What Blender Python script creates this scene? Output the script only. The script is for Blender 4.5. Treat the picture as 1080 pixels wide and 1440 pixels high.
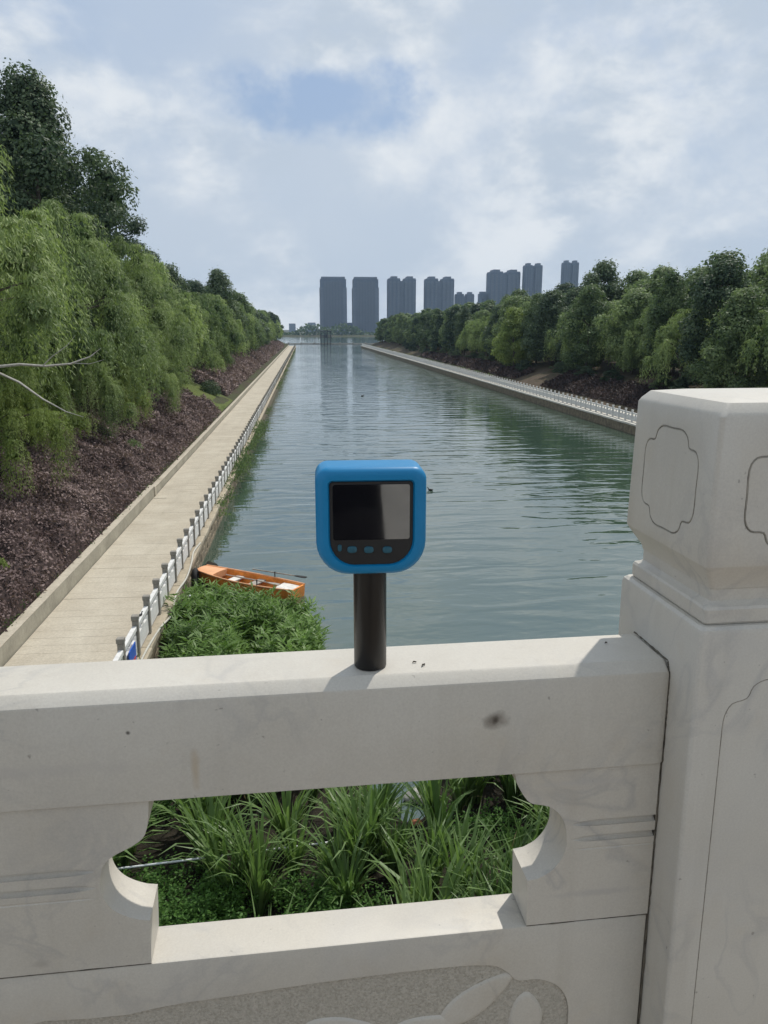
import bpy, bmesh, math, random
import numpy as np
from mathutils import Vector, Matrix, noise as mnoise
R = math.radians
SC = bpy.context.scene
COL = SC.collection
for o in list(bpy.data.objects):
    bpy.data.objects.remove(o)

# ------------------------------------------------------------------ camera
CAMZ = 8.4                      # eye height above the canal water (water is z = 0)
FPX = 1120.0                    # focal length in photo pixels (photo 1080 x 1440)
PITCH = math.atan(257 / FPX)
YAW = R(5.6)                    # camera looks a little right of the canal axis (+Y)
cd = bpy.data.cameras.new('camera')
cam = bpy.data.objects.new('camera', cd)
COL.objects.link(cam)
cd.sensor_fit = 'VERTICAL'
cd.sensor_height = 36.0
cd.lens = 36.0 * FPX / 1440
cd.clip_start = 0.05
cd.clip_end = 9000
cam.location = (0, 0, CAMZ)
cam.rotation_euler = (math.pi / 2 - PITCH, 0, -YAW)
SC.camera = cam
SC.render.resolution_x = 768
SC.render.resolution_y = 1024

# ------------------------------------------------------------------ sky, sun, exposure
SUN_EL, SUN_AZ = R(56), R(38)   # azimuth clockwise from +Y
world = bpy.data.worlds.new('World')
SC.world = world
world.use_nodes = True
wn, wl = world.node_tree.nodes, world.node_tree.links
wn.clear()


def wnode(t, **kw):
    n = wn.new(t)
    for k, v in kw.items():
        setattr(n, k, v)
    return n


w_out = wnode('ShaderNodeOutputWorld')
w_bg = wnode('ShaderNodeBackground')
w_bg.inputs['Strength'].default_value = 0.10
sky = wnode('ShaderNodeTexSky', sky_type='NISHITA')
sky.sun_disc = False
sky.sun_elevation = SUN_EL
sky.sun_rotation = SUN_AZ
sky.altitude = 30
sky.air_density = 1.3
sky.dust_density = 2.6
sky.ozone_density = 1.4
w_tc = wnode('ShaderNodeTexCoord')


def wnoise(scale, detail, rough, stretch, off, dist=0.0):
    m = wnode('ShaderNodeMapping')
    m.inputs['Scale'].default_value = stretch
    m.inputs['Location'].default_value = off
    wl.new(w_tc.outputs['Generated'], m.inputs['Vector'])
    n = wnode('ShaderNodeTexNoise')
    n.inputs['Scale'].default_value = scale
    n.inputs['Detail'].default_value = detail
    n.inputs['Roughness'].default_value = rough
    n.inputs['Distortion'].default_value = dist
    wl.new(m.outputs['Vector'], n.inputs['Vector'])
    return n.outputs['Fac']


def wramp(fac, a, b, ca=(0, 0, 0, 1), cb=(1, 1, 1, 1), interp='EASE'):
    r = wnode('ShaderNodeValToRGB')
    r.color_ramp.interpolation = interp
    r.color_ramp.elements[0].position = a
    r.color_ramp.elements[1].position = b
    r.color_ramp.elements[0].color = ca
    r.color_ramp.elements[1].color = cb
    wl.new(fac, r.inputs['Fac'])
    return r.outputs['Color']


def wmix(fac, a, b, bt='MIX'):
    m = wnode('ShaderNodeMix', data_type='RGBA', blend_type=bt)
    if isinstance(fac, float):
        m.inputs[0].default_value = fac
    else:
        wl.new(fac, m.inputs[0])
    for i, v in ((6, a), (7, b)):
        if isinstance(v, tuple):
            m.inputs[i].default_value = v
        else:
            wl.new(v, m.inputs[i])
    return m.outputs[2]


# thin veil over the whole sky, cumulus heaps, and greyer cloud undersides
clear = wmix(0.66, sky.outputs['Color'], (3.2, 4.5, 6.9, 1))
hazed = wmix(0.5, clear, (5.1, 6.05, 7.4, 1))
cl = wnoise(4.3, 14, 0.58, (1, 1, 1.5), (4.6, 2.2, 0.9), 0.15)
veil = wnoise(1.3, 4, 0.5, (1, 1, 1.3), (1.2, 0.4, 2.0), 0.0)
gap_n = wnode('ShaderNodeVectorMath', operation='SUBTRACT')
wl.new(w_tc.outputs['Generated'], gap_n.inputs[0])
gap_n.inputs[1].default_value = (0.031, 0.969, 0.245)
gap_s = wnode('ShaderNodeVectorMath', operation='MULTIPLY')
wl.new(gap_n.outputs[0], gap_s.inputs[0])
gap_s.inputs[1].default_value = (1 / .19, 0, 1 / .080)
gap_l = wnode('ShaderNodeVectorMath', operation='LENGTH')
wl.new(gap_s.outputs[0], gap_l.inputs[0])
gap_r = wnode('ShaderNodeMath', operation='ADD')
wl.new(gap_l.outputs['Value'], gap_r.inputs[0])
wl.new(wramp(wnoise(9, 8, 0.6, (1, 1, 1.3), (7, 3, 1)), 0.3, 0.7, (-.5, -.5, -.5, 1), (.5, .5, .5, 1), 'LINEAR'), gap_r.inputs[1])
gap = wramp(gap_r.outputs[0], 0.5, 0.95)
mask = wmix(1.0, wramp(cl, 0.42, 0.64), gap, 'MULTIPLY')
und = wnoise(7.5, 12, 0.6, (1, 1, 1.7), (0.3, 5.2, 1.1), 0.1)
ccol = wramp(und, 0.36, 0.60, (5.3, 6.1, 7.1, 1), (7.9, 8.3, 8.7, 1))
veiled = wmix(wmix(1.0, wramp(veil, 0.30, 0.62), gap, 'MULTIPLY'), wmix(gap, clear, hazed), (5.7, 6.45, 7.4, 1))
full = wmix(mask, veiled, ccol)
wl.new(full, w_bg.inputs['Color'])
wl.new(w_bg.outputs['Background'], w_out.inputs['Surface'])

sd = bpy.data.lights.new('sun', 'SUN')
sd.energy = 3.2
sd.angle = R(0.9)
sd.color = (1.0, 0.955, 0.88)
sun = bpy.data.objects.new('sun', sd)
COL.objects.link(sun)
sdir = Vector((math.sin(SUN_AZ) * math.cos(SUN_EL), math.cos(SUN_AZ) * math.cos(SUN_EL), math.sin(SUN_EL)))
sun.rotation_euler = sdir.to_track_quat('Z', 'Y').to_euler()
sun.location = (20, 20, 60)
SC.view_settings.view_transform = 'Standard'
SC.view_settings.look = 'None'
SC.view_settings.exposure = 0.0
SC.view_settings.gamma = 1.0
SC.view_settings.use_curve_mapping = False
try:
    SC.cycles.volume_bounces = 0
    SC.cycles.max_bounces = 8
    SC.cycles.transparent_max_bounces = 8
except Exception:
    pass


# ------------------------------------------------------------------ materials
class NT:
    def __init__(self, name):
        self.m = bpy.data.materials.new(name)
        self.m.use_nodes = True
        self.n, self.l = self.m.node_tree.nodes, self.m.node_tree.links
        self.n.clear()
        self.out = self.n.new('ShaderNodeOutputMaterial')

    def node(self, t, ins=None, **kw):
        n = self.n.new(t)
        for k, v in kw.items():
            setattr(n, k, v)
        for k, v in (ins or {}).items():
            self.put(n.inputs[k], v)
        return n

    def put(self, sock, v):
        if hasattr(v, 'is_output') and v.is_output:
            self.l.new(v, sock)
        else:
            if isinstance(v, tuple) and len(v) == 3 and sock.type == 'RGBA':
                v = v + (1,)
            sock.default_value = v

    def coord(self, which='Object', scale=(1, 1, 1), loc=(0, 0, 0)):
        if which == 'World':
            s = self.node('ShaderNodeNewGeometry').outputs['Position']
        else:
            s = self.node('ShaderNodeTexCoord').outputs[which]
        return self.node('ShaderNodeMapping', {'Vector': s, 'Scale': scale, 'Location': loc}).outputs[0]

    def noise(self, vec, scale, detail=5, rough=0.55, dist=0.0):
        return self.node('ShaderNodeTexNoise', {'Vector': vec, 'Scale': scale, 'Detail': detail, 'Roughness': rough, 'Distortion': dist}).outputs['Fac']

    def ramp(self, fac, stops):
        r = self.node('ShaderNodeValToRGB', {'Fac': fac})
        e = r.color_ramp.elements
        while len(e) < len(stops):
            e.new(0.5)
        for i, (p, c) in enumerate(stops):
            if not isinstance(c, tuple):
                c = (c, c, c)
            e[i].position = p
            e[i].color = c + (1,)
        return r.outputs['Color']

    def mix(self, fac, a, b, bt='MIX'):
        m = self.node('ShaderNodeMix', data_type='RGBA', blend_type=bt)
        self.put(m.inputs[0], fac)
        self.put(m.inputs[6], a)
        self.put(m.inputs[7], b)
        return m.outputs[2]

    def math(self, op, a, b=0.0):
        m = self.node('ShaderNodeMath', operation=op)
        self.put(m.inputs[0], a)
        self.put(m.inputs[1], b)
        return m.outputs[0]

    def bump(self, h, strength, dist=0.01, normal=None):
        b = self.node('ShaderNodeBump', {'Height': h, 'Strength': strength, 'Distance': dist})
        if normal is not None:
            self.put(b.inputs['Normal'], normal)
        return b.outputs[0]

    def pbr(self, col, rough=0.5, normal=None, spec=0.5, **kw):
        p = self.node('ShaderNodeBsdfPrincipled', {'Base Color': col, 'Roughness': rough, 'Specular IOR Level': spec})
        for k, v in kw.items():
            self.put(p.inputs[k.replace('_', ' ')], v)
        if normal is not None:
            self.put(p.inputs['Normal'], normal)
        self.l.new(p.outputs[0], self.out.inputs['Surface'])
        return self.m


def simple(name, col, rough=0.6, var=0.25, scale=6.0, bump=0.15, spec=0.4, dist=0.01, **kw):
    t = NT(name)
    v = t.coord('Object')
    n = t.noise(v, scale, 6, 0.6)
    n2 = t.noise(v, scale * 9, 3, 0.6)
    a = tuple(c * (1 - var) for c in col)
    b = tuple(min(1, c * (1 + var)) for c in col)
    c = t.mix(t.ramp(n, [(0.3, 0.0), (0.7, 1.0)]), a, b)
    c = t.mix(0.12, c, t.ramp(n2, [(0.35, 0.2), (0.65, 0.9)]), 'OVERLAY')
    nm = t.bump(t.math('ADD', n, n2), bump, dist) if bump else None
    return t.pbr(c, rough, nm, spec, **kw)


M = {}
M['concrete_pale'] = simple('pale_concrete', (0.60, 0.57, 0.50), 0.85, 0.16, 2.2, 0.3)
M['concrete_grey'] = simple('grey_concrete', (0.30, 0.285, 0.25), 0.9, 0.25, 1.6, 0.35)
M['white_paint'] = simple('weathered_white_fence_paint', (0.68, 0.67, 0.64), 0.7, 0.14, 4.0, 0.2)
M['post_shaded'] = simple('shade_toned_fence_post_concrete', (0.27, 0.25, 0.215), 0.85, 0.25, 7.0, 0.3)  # shade on the posts' camera faces is put into this dark tone
M['mortar'] = simple('dirty_joint_mortar', (0.13, 0.115, 0.09), 0.95, 0.6, 60.0, 0.4, dist=0.002)
M['groove'] = simple('grime_in_carved_line', (0.27, 0.25, 0.21), 0.95, 0.45, 60.0, 0.2, dist=0.002)
M['bark'] = simple('rough_bark', (0.11, 0.09, 0.07), 0.95, 0.4, 7.0, 0.7, 0.2, 0.03)
M['dead_wood'] = simple('bleached_dead_wood', (0.42, 0.40, 0.35), 0.9, 0.25, 9.0, 0.4)
M['black_rubber'] = simple('black_rubber', (0.02, 0.02, 0.02), 0.8, 0.3, 12, 0.2)
M['hose'] = simple('pale_plastic_hose', (0.50, 0.48, 0.42), 0.6, 0.1, 9, 0.1)
M['pvc'] = simple('white_plastic_pipe', (0.72, 0.74, 0.76), 0.45, 0.06, 9, 0.05)
M['brick'] = simple('broken_red_brick', (0.42, 0.16, 0.09), 0.9, 0.3, 14, 0.5)
M['stone'] = simple('grey_river_stone', (0.36, 0.35, 0.32), 0.85, 0.25, 8, 0.4)
M['ashlar'] = simple('damp_canal_wall_stone', (0.20, 0.165, 0.115), 0.9, 0.45, 2.6, 0.6, 0.3, 0.03)
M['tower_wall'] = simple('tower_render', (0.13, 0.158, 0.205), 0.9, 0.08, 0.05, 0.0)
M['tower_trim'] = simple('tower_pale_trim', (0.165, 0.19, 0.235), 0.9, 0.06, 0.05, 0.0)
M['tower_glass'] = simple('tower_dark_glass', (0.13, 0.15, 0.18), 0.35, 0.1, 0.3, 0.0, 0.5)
M['dark_steel'] = simple('dark_painted_steel', (0.06, 0.065, 0.07), 0.6, 0.2, 1.0, 0.0)
M['boat_orange'] = simple('faded_orange_fibreglass', (0.78, 0.27, 0.05), 0.5, 0.3, 5, 0.08)
M['boat_deck'] = simple('pale_orange_fibreglass', (0.80, 0.40, 0.20), 0.45, 0.12, 5, 0.08)
M['boat_seat'] = simple('grubby_white_fibreglass', (0.70, 0.68, 0.62), 0.5, 0.2, 6, 0.08)
M['oar_wood'] = simple('grey_oar_wood', (0.33, 0.31, 0.27), 0.8, 0.2, 9, 0.2)
M['bird'] = simple('dark_waterbird_feathers', (0.025, 0.023, 0.022), 0.8, 0.3, 10, 0.0)
M['sign_blue'] = simple('blue_enamel_board', (0.03, 0.12, 0.52), 0.4, 0.1, 5, 0.0)
M['sign_red'] = simple('red_print', (0.6, 0.08, 0.06), 0.5, 0.1, 5, 0.0)
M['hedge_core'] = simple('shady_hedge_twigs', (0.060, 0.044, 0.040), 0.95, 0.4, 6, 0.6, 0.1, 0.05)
M['crumb'] = simple('dry_twig_crumb', (0.05, 0.04, 0.03), 0.9, 0.3, 90, 0.0)


def leaf_mat(name, dark, light, trans=0.32, rough=0.55, spec=0.2):
    t = NT(name)
    at = t.node('ShaderNodeAttribute', attribute_name='rnd').outputs['Fac']
    oi = t.node('ShaderNodeObjectInfo').outputs['Random']
    big = t.noise(t.coord('World'), 0.55, 3, 0.5)
    f = t.math('ADD', t.math('MULTIPLY', at, 0.58), t.math('MULTIPLY', t.math('SUBTRACT', oi, 0.2), 0.5))
    f = t.math('ADD', f, t.math('MULTIPLY', t.math('SUBTRACT', big, 0.5), 1.1))
    c = t.mix(f, dark, light)
    p = t.node('ShaderNodeBsdfPrincipled', {'Base Color': c, 'Roughness': rough, 'Specular IOR Level': spec})
    tr = t.node('ShaderNodeBsdfTranslucent', {'Color': t.mix(0.5, c, (1.5, 1.75, 0.8, 1), 'MULTIPLY')})
    ms = t.node('ShaderNodeMixShader', {'Fac': trans})
    t.l.new(p.outputs[0], ms.inputs[1])
    t.l.new(tr.outputs[0], ms.inputs[2])
    t.l.new(ms.outputs[0], t.out.inputs['Surface'])
    return t.m


M['leaf_willow'] = leaf_mat('willow_leaf', (0.085, 0.135, 0.050), (0.390, 0.470, 0.185), 0.32)
M['leaf_dark'] = leaf_mat('dark_evergreen_leaf', (0.036, 0.066, 0.038), (0.165, 0.215, 0.110), 0.26)
M['leaf_mid'] = leaf_mat('broad_green_leaf', (0.066, 0.108, 0.048), (0.270, 0.335, 0.150), 0.34)
M['leaf_yellow'] = leaf_mat('yellow_green_leaf', (0.12, 0.170, 0.045), (0.36, 0.43, 0.13), 0.32)
M['leaf_reed'] = leaf_mat('sedge_blade', (0.030, 0.078, 0.018), (0.210, 0.310, 0.100), 0.32, 0.42, 0.35)
M['leaf_fern'] = leaf_mat('fine_leaf_herb', (0.05, 0.12, 0.02), (0.12, 0.235, 0.05), 0.28)
M['leaf_cane'] = leaf_mat('cane_leaf', (0.030, 0.078, 0.014), (0.190, 0.305, 0.070), 0.30, 0.48, 0.28)
M['leaf_purple'] = leaf_mat('purple_hedge_leaf', (0.112, 0.074, 0.069), (0.435, 0.325, 0.298), 0.12, 0.6, 0.2)
M['leaf_purple_shaded'] = leaf_mat('shade_toned_purple_leaf', (0.045, 0.032, 0.031), (0.170, 0.118, 0.110), 0.10, 0.6, 0.2)  # darker hedge leaf, shade under the right trees put into its colour
M['leaf_dry'] = leaf_mat('dry_blade', (0.16, 0.13, 0.06), (0.34, 0.28, 0.14), 0.2)


def marble(name, local_off=(0, 0, 0), stains=True, rough_carve=False):
    t = NT(name)
    v = t.coord('Object')
    warp = t.noise(v, 5.0, 4, 0.6)
    # grey veins: thin contour of a warped noise
    n = t.noise(v, 7.5, 4, 0.5, 1.1)
    vein = t.ramp(n, [(0.455, 0.0), (0.495, 1.0), (0.535, 0.0)])
    gate = t.ramp(t.noise(v, 3.3, 2, 0.5), [(0.46, 0.0), (0.66, 1.0)])
    vv = t.math('MULTIPLY', vein, gate)
    base = t.mix(t.ramp(warp, [(0.3, 0.0), (0.7, 1.0)]), (0.490, 0.456, 0.392), (0.550, 0.518, 0.456))
    c = t.mix(t.math('MULTIPLY', vv, 0.36), base, (0.27, 0.27, 0.275))
    grain = t.noise(v, 420, 2, 0.7)
    c = t.mix(0.10, c, t.ramp(grain, [(0.3, 0.25), (0.7, 0.85)]), 'OVERLAY')
    cloud = t.ramp(t.noise(v, 4.2, 5, .62, .8), [(.50, 0.0), (.72, 1.0)])
    c = t.mix(t.math('MULTIPLY', cloud, .20), c, (.36, .36, .37))
    streak = t.ramp(t.noise(t.coord('Object', (34, 34, 2.2)), 1.0, 4, .6), [(.55, 0.0), (.78, 1.0)])
    c = t.mix(t.math('MULTIPLY', streak, .16), c, (.33, .29, .23))
    # yellowish weathering and sparse dirt flecks
    yel = t.ramp(t.noise(v, 9, 5, 0.7), [(0.56, 0.0), (0.78, 1.0)])
    c = t.mix(t.math('MULTIPLY', yel, 0.28), c, (0.47, 0.39, 0.28))
    fl = t.ramp(t.noise(v, 95, 2, 0.5), [(0.735, 0.0), (0.78, 1.0)])
    c = t.mix(t.math('MULTIPLY', fl, 0.5), c, (0.16, 0.14, 0.12))
    if stains:
        obj = t.node('ShaderNodeTexCoord').outputs['Object']
        wob = t.node('ShaderNodeTexNoise', {'Vector': obj, 'Scale': 70.0, 'Detail': 4.0})
        for (u, z, ru, rz, col, k) in stains:
            p = (u - local_off[0], 0.0, z - local_off[2])
            d = t.node('ShaderNodeVectorMath', operation='SUBTRACT')
            t.l.new(obj, d.inputs[0])
            d.inputs[1].default_value = p
            s = t.node('ShaderNodeVectorMath', operation='MULTIPLY')
            t.l.new(d.outputs[0], s.inputs[0])
            s.inputs[1].default_value = (1 / ru, 0, 1 / rz)
            L = t.node('ShaderNodeVectorMath', operation='LENGTH')
            t.l.new(s.outputs[0], L.inputs[0])
            dd = t.math('ADD', L.outputs['Value'], t.math('MULTIPLY', t.math('SUBTRACT', wob.outputs['Fac'], 0.5), 1.3))
            msk = t.ramp(dd, [(0.25, 1.0), (1.0, 0.0)])
            c = t.mix(t.math('MULTIPLY', msk, k), c, col)
    hgt = t.math('ADD', t.noise(v, 160, 4, 0.6), t.math('MULTIPLY', t.noise(v, 25, 3, 0.5), 1.5))
    return t.pbr(c, t.ramp(grain, [(0.2, 0.42), (0.8, 0.6)]), t.bump(hgt, 0.10, 0.002), 0.45,
                 Subsurface_Weight=0.0)


def rough_marble():
    t = NT('pecked_marble_ground')
    v = t.coord('Object')
    n = t.noise(v, 330, 3, 0.7)
    m = t.noise(v, 30, 3, 0.6)
    c = t.mix(t.ramp(n, [(0.35, 0.0), (0.65, 1.0)]), (0.36, 0.33, 0.275), (0.54, 0.505, 0.435))
    c = t.mix(t.math('MULTIPLY', t.ramp(m, [(0.4, 0.0), (0.7, 1.0)]), 0.3), c, (0.45, 0.42, 0.36))
    return t.pbr(c, 0.8, t.bump(n, 0.8, 0.003), 0.3)


M['pecked'] = rough_marble()


def deck_mat():
    t = NT('warm_granite_deck')
    v = t.coord('World')
    br = t.node('ShaderNodeTexBrick', {'Vector': v, 'Scale': 1.0, 'Mortar Size': 0.006, 'Brick Width': 0.6, 'Row Height': 0.3,
                                       'Color1': (0.30, 0.25, 0.19, 1), 'Color2': (0.26, 0.215, 0.165, 1), 'Mortar': (0.12, 0.10, 0.08, 1)})
    n = t.noise(v, 40, 4, 0.7)
    return t.pbr(t.mix(0.2, br.outputs['Color'], t.ramp(n, [(0.3, 0.2), (0.7, 0.8)]), 'OVERLAY'), 0.8, t.bump(n, 0.2, 0.004))


M['deck'] = deck_mat()


def path_mat(lines):
    t = NT('canal_path_concrete' + ('_far' if lines else ''))
    v = t.coord('World')
    n = t.noise(v, 0.8, 6, 0.62)
    n2 = t.noise(v, 14, 4, 0.65)
    c = t.mix(t.ramp(n, [(0.3, 0.0), (0.7, 1.0)]), (0.415, 0.365, 0.285), (0.53, 0.48, 0.385))
    c = t.mix(0.25, c, t.ramp(n2, [(0.3, 0.25), (0.7, 0.8)]), 'OVERLAY')
    st = t.ramp(t.noise(t.coord('World', (1.6, 0.25, 1)), 1.2, 4, 0.6), [(0.52, 0.0), (0.72, 1.0)])
    c = t.mix(t.math('MULTIPLY', st, 0.22), c, (0.25, 0.22, 0.17))
    return t.pbr(c, 0.9, t.bump(n2, 0.3, 0.01), 0.3)


M['path'] = path_mat(False)


def ground_mat(name, c1, c2, c3):
    t = NT(name)
    v = t.coord('World')
    a = t.ramp(t.noise(v, 0.22, 6, 0.6), [(0.38, 0.0), (0.62, 1.0)])
    b = t.ramp(t.noise(v, 1.7, 6, 0.65), [(0.40, 0.0), (0.62, 1.0)])
    h = t.noise(v, 9, 5, 0.7)
    c = t.mix(a, c1, c2)
    c = t.mix(t.math('MULTIPLY', b, 0.6), c, c3)
    c = t.mix(0.35, c, t.ramp(h, [(0.3, 0.2), (0.7, 0.85)]), 'OVERLAY')
    return t.pbr(c, 0.95, t.bump(h, 0.8, 0.08), 0.15)


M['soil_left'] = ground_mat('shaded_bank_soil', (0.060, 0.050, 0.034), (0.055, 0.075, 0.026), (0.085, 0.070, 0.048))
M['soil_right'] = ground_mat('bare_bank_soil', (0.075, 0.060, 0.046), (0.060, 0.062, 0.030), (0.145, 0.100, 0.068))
M['mud'] = ground_mat('wet_mud', (0.026, 0.022, 0.016), (0.018, 0.017, 0.012), (0.05, 0.042, 0.03))
M['grass'] = ground_mat('short_grass', (0.10, 0.13, 0.035), (0.13, 0.15, 0.045), (0.07, 0.10, 0.03))


def water_mat():
    t = NT('canal_water')
    v1 = t.coord('World', (0.26, 0.8, 1.0))
    v2 = t.coord('World', (0.55, 1.0, 1.0))
    a = t.noise(v1, 1.05, 1.2, 0.4, 0.7)
    b = t.noise(v2, 3.2, 1.5, 0.45, 0.3)
    calm = t.ramp(t.noise(t.coord('World', (1, 0.35, 1)), 0.06, 3, 0.5), [(0.35, 0.35), (0.65, 1.0)])
    h = t.math('MULTIPLY', t.math('ADD', a, t.math('MULTIPLY', b, 0.16)), calm)
    body = t.mix(t.noise(t.coord('World'), 0.05, 3, 0.5), (0.040, 0.072, 0.050), (0.050, 0.082, 0.060))
    return t.pbr(body, 0.045, t.bump(h, 0.42, 0.26), 0.5, IOR=2.25)


M['water'] = water_mat()


# ------------------------------------------------------------------ mesh helpers
def link(name, me, mat=None, parent=None):
    o = bpy.data.objects.new(name, me)
    COL.objects.link(o)
    if mat is not None and me is not None and not me.materials:
        me.materials.append(mat)
    if parent is not None:
        o.parent = parent
    return o


def empty(name, loc=(0, 0, 0), rz=0.0):
    o = bpy.data.objects.new(name, None)
    COL.objects.link(o)
    o.location = loc
    o.rotation_euler = (0, 0, rz)
    o.empty_display_size = 0.2
    return o


def tag(o, label=None, cat=None, group=None, kind=None):
    if label:
        o['label'] = label
    if cat:
        o['category'] = cat
    if group:
        o['group'] = group
    if kind:
        o['kind'] = kind
    return o


def mesh_bm(name, bm, smooth=False, angle=None):
    bmesh.ops.recalc_face_normals(bm, faces=bm.faces)
    me = bpy.data.meshes.new(name)
    bm.to_mesh(me)
    bm.free()
    if smooth:
        me.shade_smooth()
        if angle:
            me.set_sharp_from_angle(angle=R(angle))
    return me


def box_bm(x0, x1, y0, y1, z0, z1, bev=0.0, seg=1, bm=None):
    bm = bm or bmesh.new()
    vs = [bm.verts.new(p) for p in ((x0, y0, z0), (x1, y0, z0), (x1, y1, z0), (x0, y1, z0), (x0, y0, z1), (x1, y0, z1), (x1, y1, z1), (x0, y1, z1))]
    fs = [bm.faces.new([vs[i] for i in f]) for f in ((3, 2, 1, 0), (4, 5, 6, 7), (0, 1, 5, 4), (1, 2, 6, 5), (2, 3, 7, 6), (3, 0, 4, 7))]
    if bev:
        es = set(e for f in fs for e in f.edges)
        bmesh.ops.bevel(bm, geom=list(es), offset=bev, segments=seg, profile=0.5, affect='EDGES')
    return bm


def box(name, x0, x1, y0, y1, z0, z1, mat, parent=None, bev=0.0, seg=1, smooth=False):
    return link(name, mesh_bm(name, box_bm(x0, x1, y0, y1, z0, z1, bev, seg), smooth, 40 if smooth else None), mat, parent)


def tube_bm(pts, radii, sides=8, bm=None, closed=False, cap=True):
    bm = bm or bmesh.new()
    pts = [Vector(p) for p in pts]
    n = len(pts)
    if not hasattr(radii, '__len__'):
        radii = [radii] * n
    rings = []
    up = None
    for i, p in enumerate(pts):
        if closed:
            d = pts[(i + 1) % n] - pts[i - 1]
        else:
            d = pts[min(i + 1, n - 1)] - pts[max(i - 1, 0)]
        d.normalize()
        if up is None:
            up = Vector((0, 0, 1)) if abs(d.z) < 0.9 else Vector((1, 0, 0))
        a = d.cross(up)
        if a.length < 1e-5:
            a = d.orthogonal()
        a.normalize()
        b = a.cross(d).normalized()
        up = b
        rings.append([bm.verts.new(p + (a * math.cos(2 * math.pi * k / sides) + b * math.sin(2 * math.pi * k / sides)) * radii[i]) for k in range(sides)])
    m = n if closed else n - 1
    for i in range(m):
        r0, r1 = rings[i], rings[(i + 1) % n]
        if closed and i == n - 1:
            # align the seam
            best = min(range(sides), key=lambda s: (r0[0].co - r1[s].co).length)
            r1 = r1[best:] + r1[:best]
        for k in range(sides):
            bm.faces.new((r0[k], r0[(k + 1) % sides], r1[(k + 1) % sides], r1[k]))
    if cap and not closed:
        bm.faces.new(rings[0][::-1])
        bm.faces.new(rings[-1])
    return bm


def tube(name, pts, radii, mat, parent=None, sides=8, closed=False):
    return link(name, mesh_bm(name, tube_bm(pts, radii, sides, None, closed), True, 60), mat, parent)


def lathe_bm(profile, sides=24, bm=None, cx=0, cy=0):
    bm = bm or bmesh.new()
    rings = [[bm.verts.new((cx + r * math.cos(2 * math.pi * k / sides), cy + r * math.sin(2 * math.pi * k / sides), z)) for k in range(sides)] for r, z in profile]
    for a, b in zip(rings, rings[1:]):
        for k in range(sides):
            bm.faces.new((a[k], a[(k + 1) % sides], b[(k + 1) % sides], b[k]))
    bm.faces.new(rings[0][::-1])
    bm.faces.new(rings[-1])
    return bm


def prism_bm(outline, y0, y1, bm=None):
    """outline in (x, z); extruded along y"""
    bm = bm or bmesh.new()
    a = [bm.verts.new((x, y0, z)) for x, z in outline]
    b = [bm.verts.new((x, y1, z)) for x, z in outline]
    n = len(outline)
    for i in range(n):
        bm.faces.new((a[i], a[(i + 1) % n], b[(i + 1) % n], b[i]))
    bm.faces.new(a[::-1])
    bm.faces.new(b)
    return bm


def boolean(o, cutter_bm, op='DIFFERENCE'):
    """cut with a throw-away cutter and bake the result"""
    cme = mesh_bm('cutter', cutter_bm)
    c = bpy.data.objects.new('cutter', cme)
    COL.objects.link(c)
    c.parent = o.parent
    c.matrix_basis = o.matrix_basis.copy()
    md = o.modifiers.new('b', 'BOOLEAN')
    md.operation = op
    md.solver = 'EXACT'
    md.object = c
    bpy.context.view_layer.update()
    dg = bpy.context.evaluated_depsgraph_get()
    me = bpy.data.meshes.new_from_object(o.evaluated_get(dg))
    o.modifiers.clear()
    old = o.data
    if len(me.polygons) > 5:
        o.data = me
        if not me.materials:
            for m in old.materials:
                me.materials.append(m)
    bpy.data.objects.remove(c)
    bpy.data.meshes.remove(cme)
    return o


def smooth_loop(ctrl, n=6, closed=True):
    """Catmull-Rom through 2-D or 3-D control points"""
    P = [Vector(p) for p in ctrl]
    out = []
    m = len(P)
    rng = range(m) if closed else range(m - 1)
    for i in rng:
        if closed:
            p0, p1, p2, p3 = P[i - 1], P[i], P[(i + 1) % m], P[(i + 2) % m]
        else:
            p0, p1, p2, p3 = P[max(i - 1, 0)], P[i], P[i + 1], P[min(i + 2, m - 1)]
        for k in range(n):
            t = k / n
            out.append(0.5 * ((2 * p1) + (p2 - p0) * t + (2 * p0 - 5 * p1 + 4 * p2 - p3) * t * t + (3 * p1 - p0 - 3 * p2 + p3) * t ** 3))
    if not closed:
        out.append(P[-1])
    return out


def quads_mesh(name, V, nq, rnd=None, mat_index=None):
    """V: (nq*4, 3) array of quad corners"""
    me = bpy.data.meshes.new(name)
    me.vertices.add(nq * 4)
    me.vertices.foreach_set('co', np.ascontiguousarray(V, dtype=np.float32).ravel())
    me.loops.add(nq * 4)
    me.loops.foreach_set('vertex_index', np.arange(nq * 4, dtype=np.int32))
    me.polygons.add(nq)
    me.polygons.foreach_set('loop_start', np.arange(0, nq * 4, 4, dtype=np.int32))
    if rnd is not None:
        a = me.attributes.new('rnd', 'FLOAT', 'FACE')
        a.data.foreach_set('value', np.ascontiguousarray(rnd, dtype=np.float32))
    me.update(calc_edges=True)
    return me


def unit(a):
    return a / np.maximum(np.linalg.norm(a, axis=1, keepdims=True), 1e-9)


def leaves(C, D, N, L, W):
    """diamond leaves: C base points, D long axis, N approx normal, L/W sizes; returns corners"""
    D = unit(D)
    S = unit(np.cross(D, N))
    L = np.asarray(L).reshape(-1, 1)
    W = np.asarray(W).reshape(-1, 1)
    Nn = unit(np.cross(S, D))
    p0 = C
    p1 = C + D * L * 0.45 + S * W * 0.5 - Nn * W * 0.12
    p2 = C + D * L - Nn * L * 0.06
    p3 = C + D * L * 0.45 - S * W * 0.5 - Nn * W * 0.12
    return np.stack([p0, p1, p2, p3], 1).reshape(-1, 3)


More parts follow.
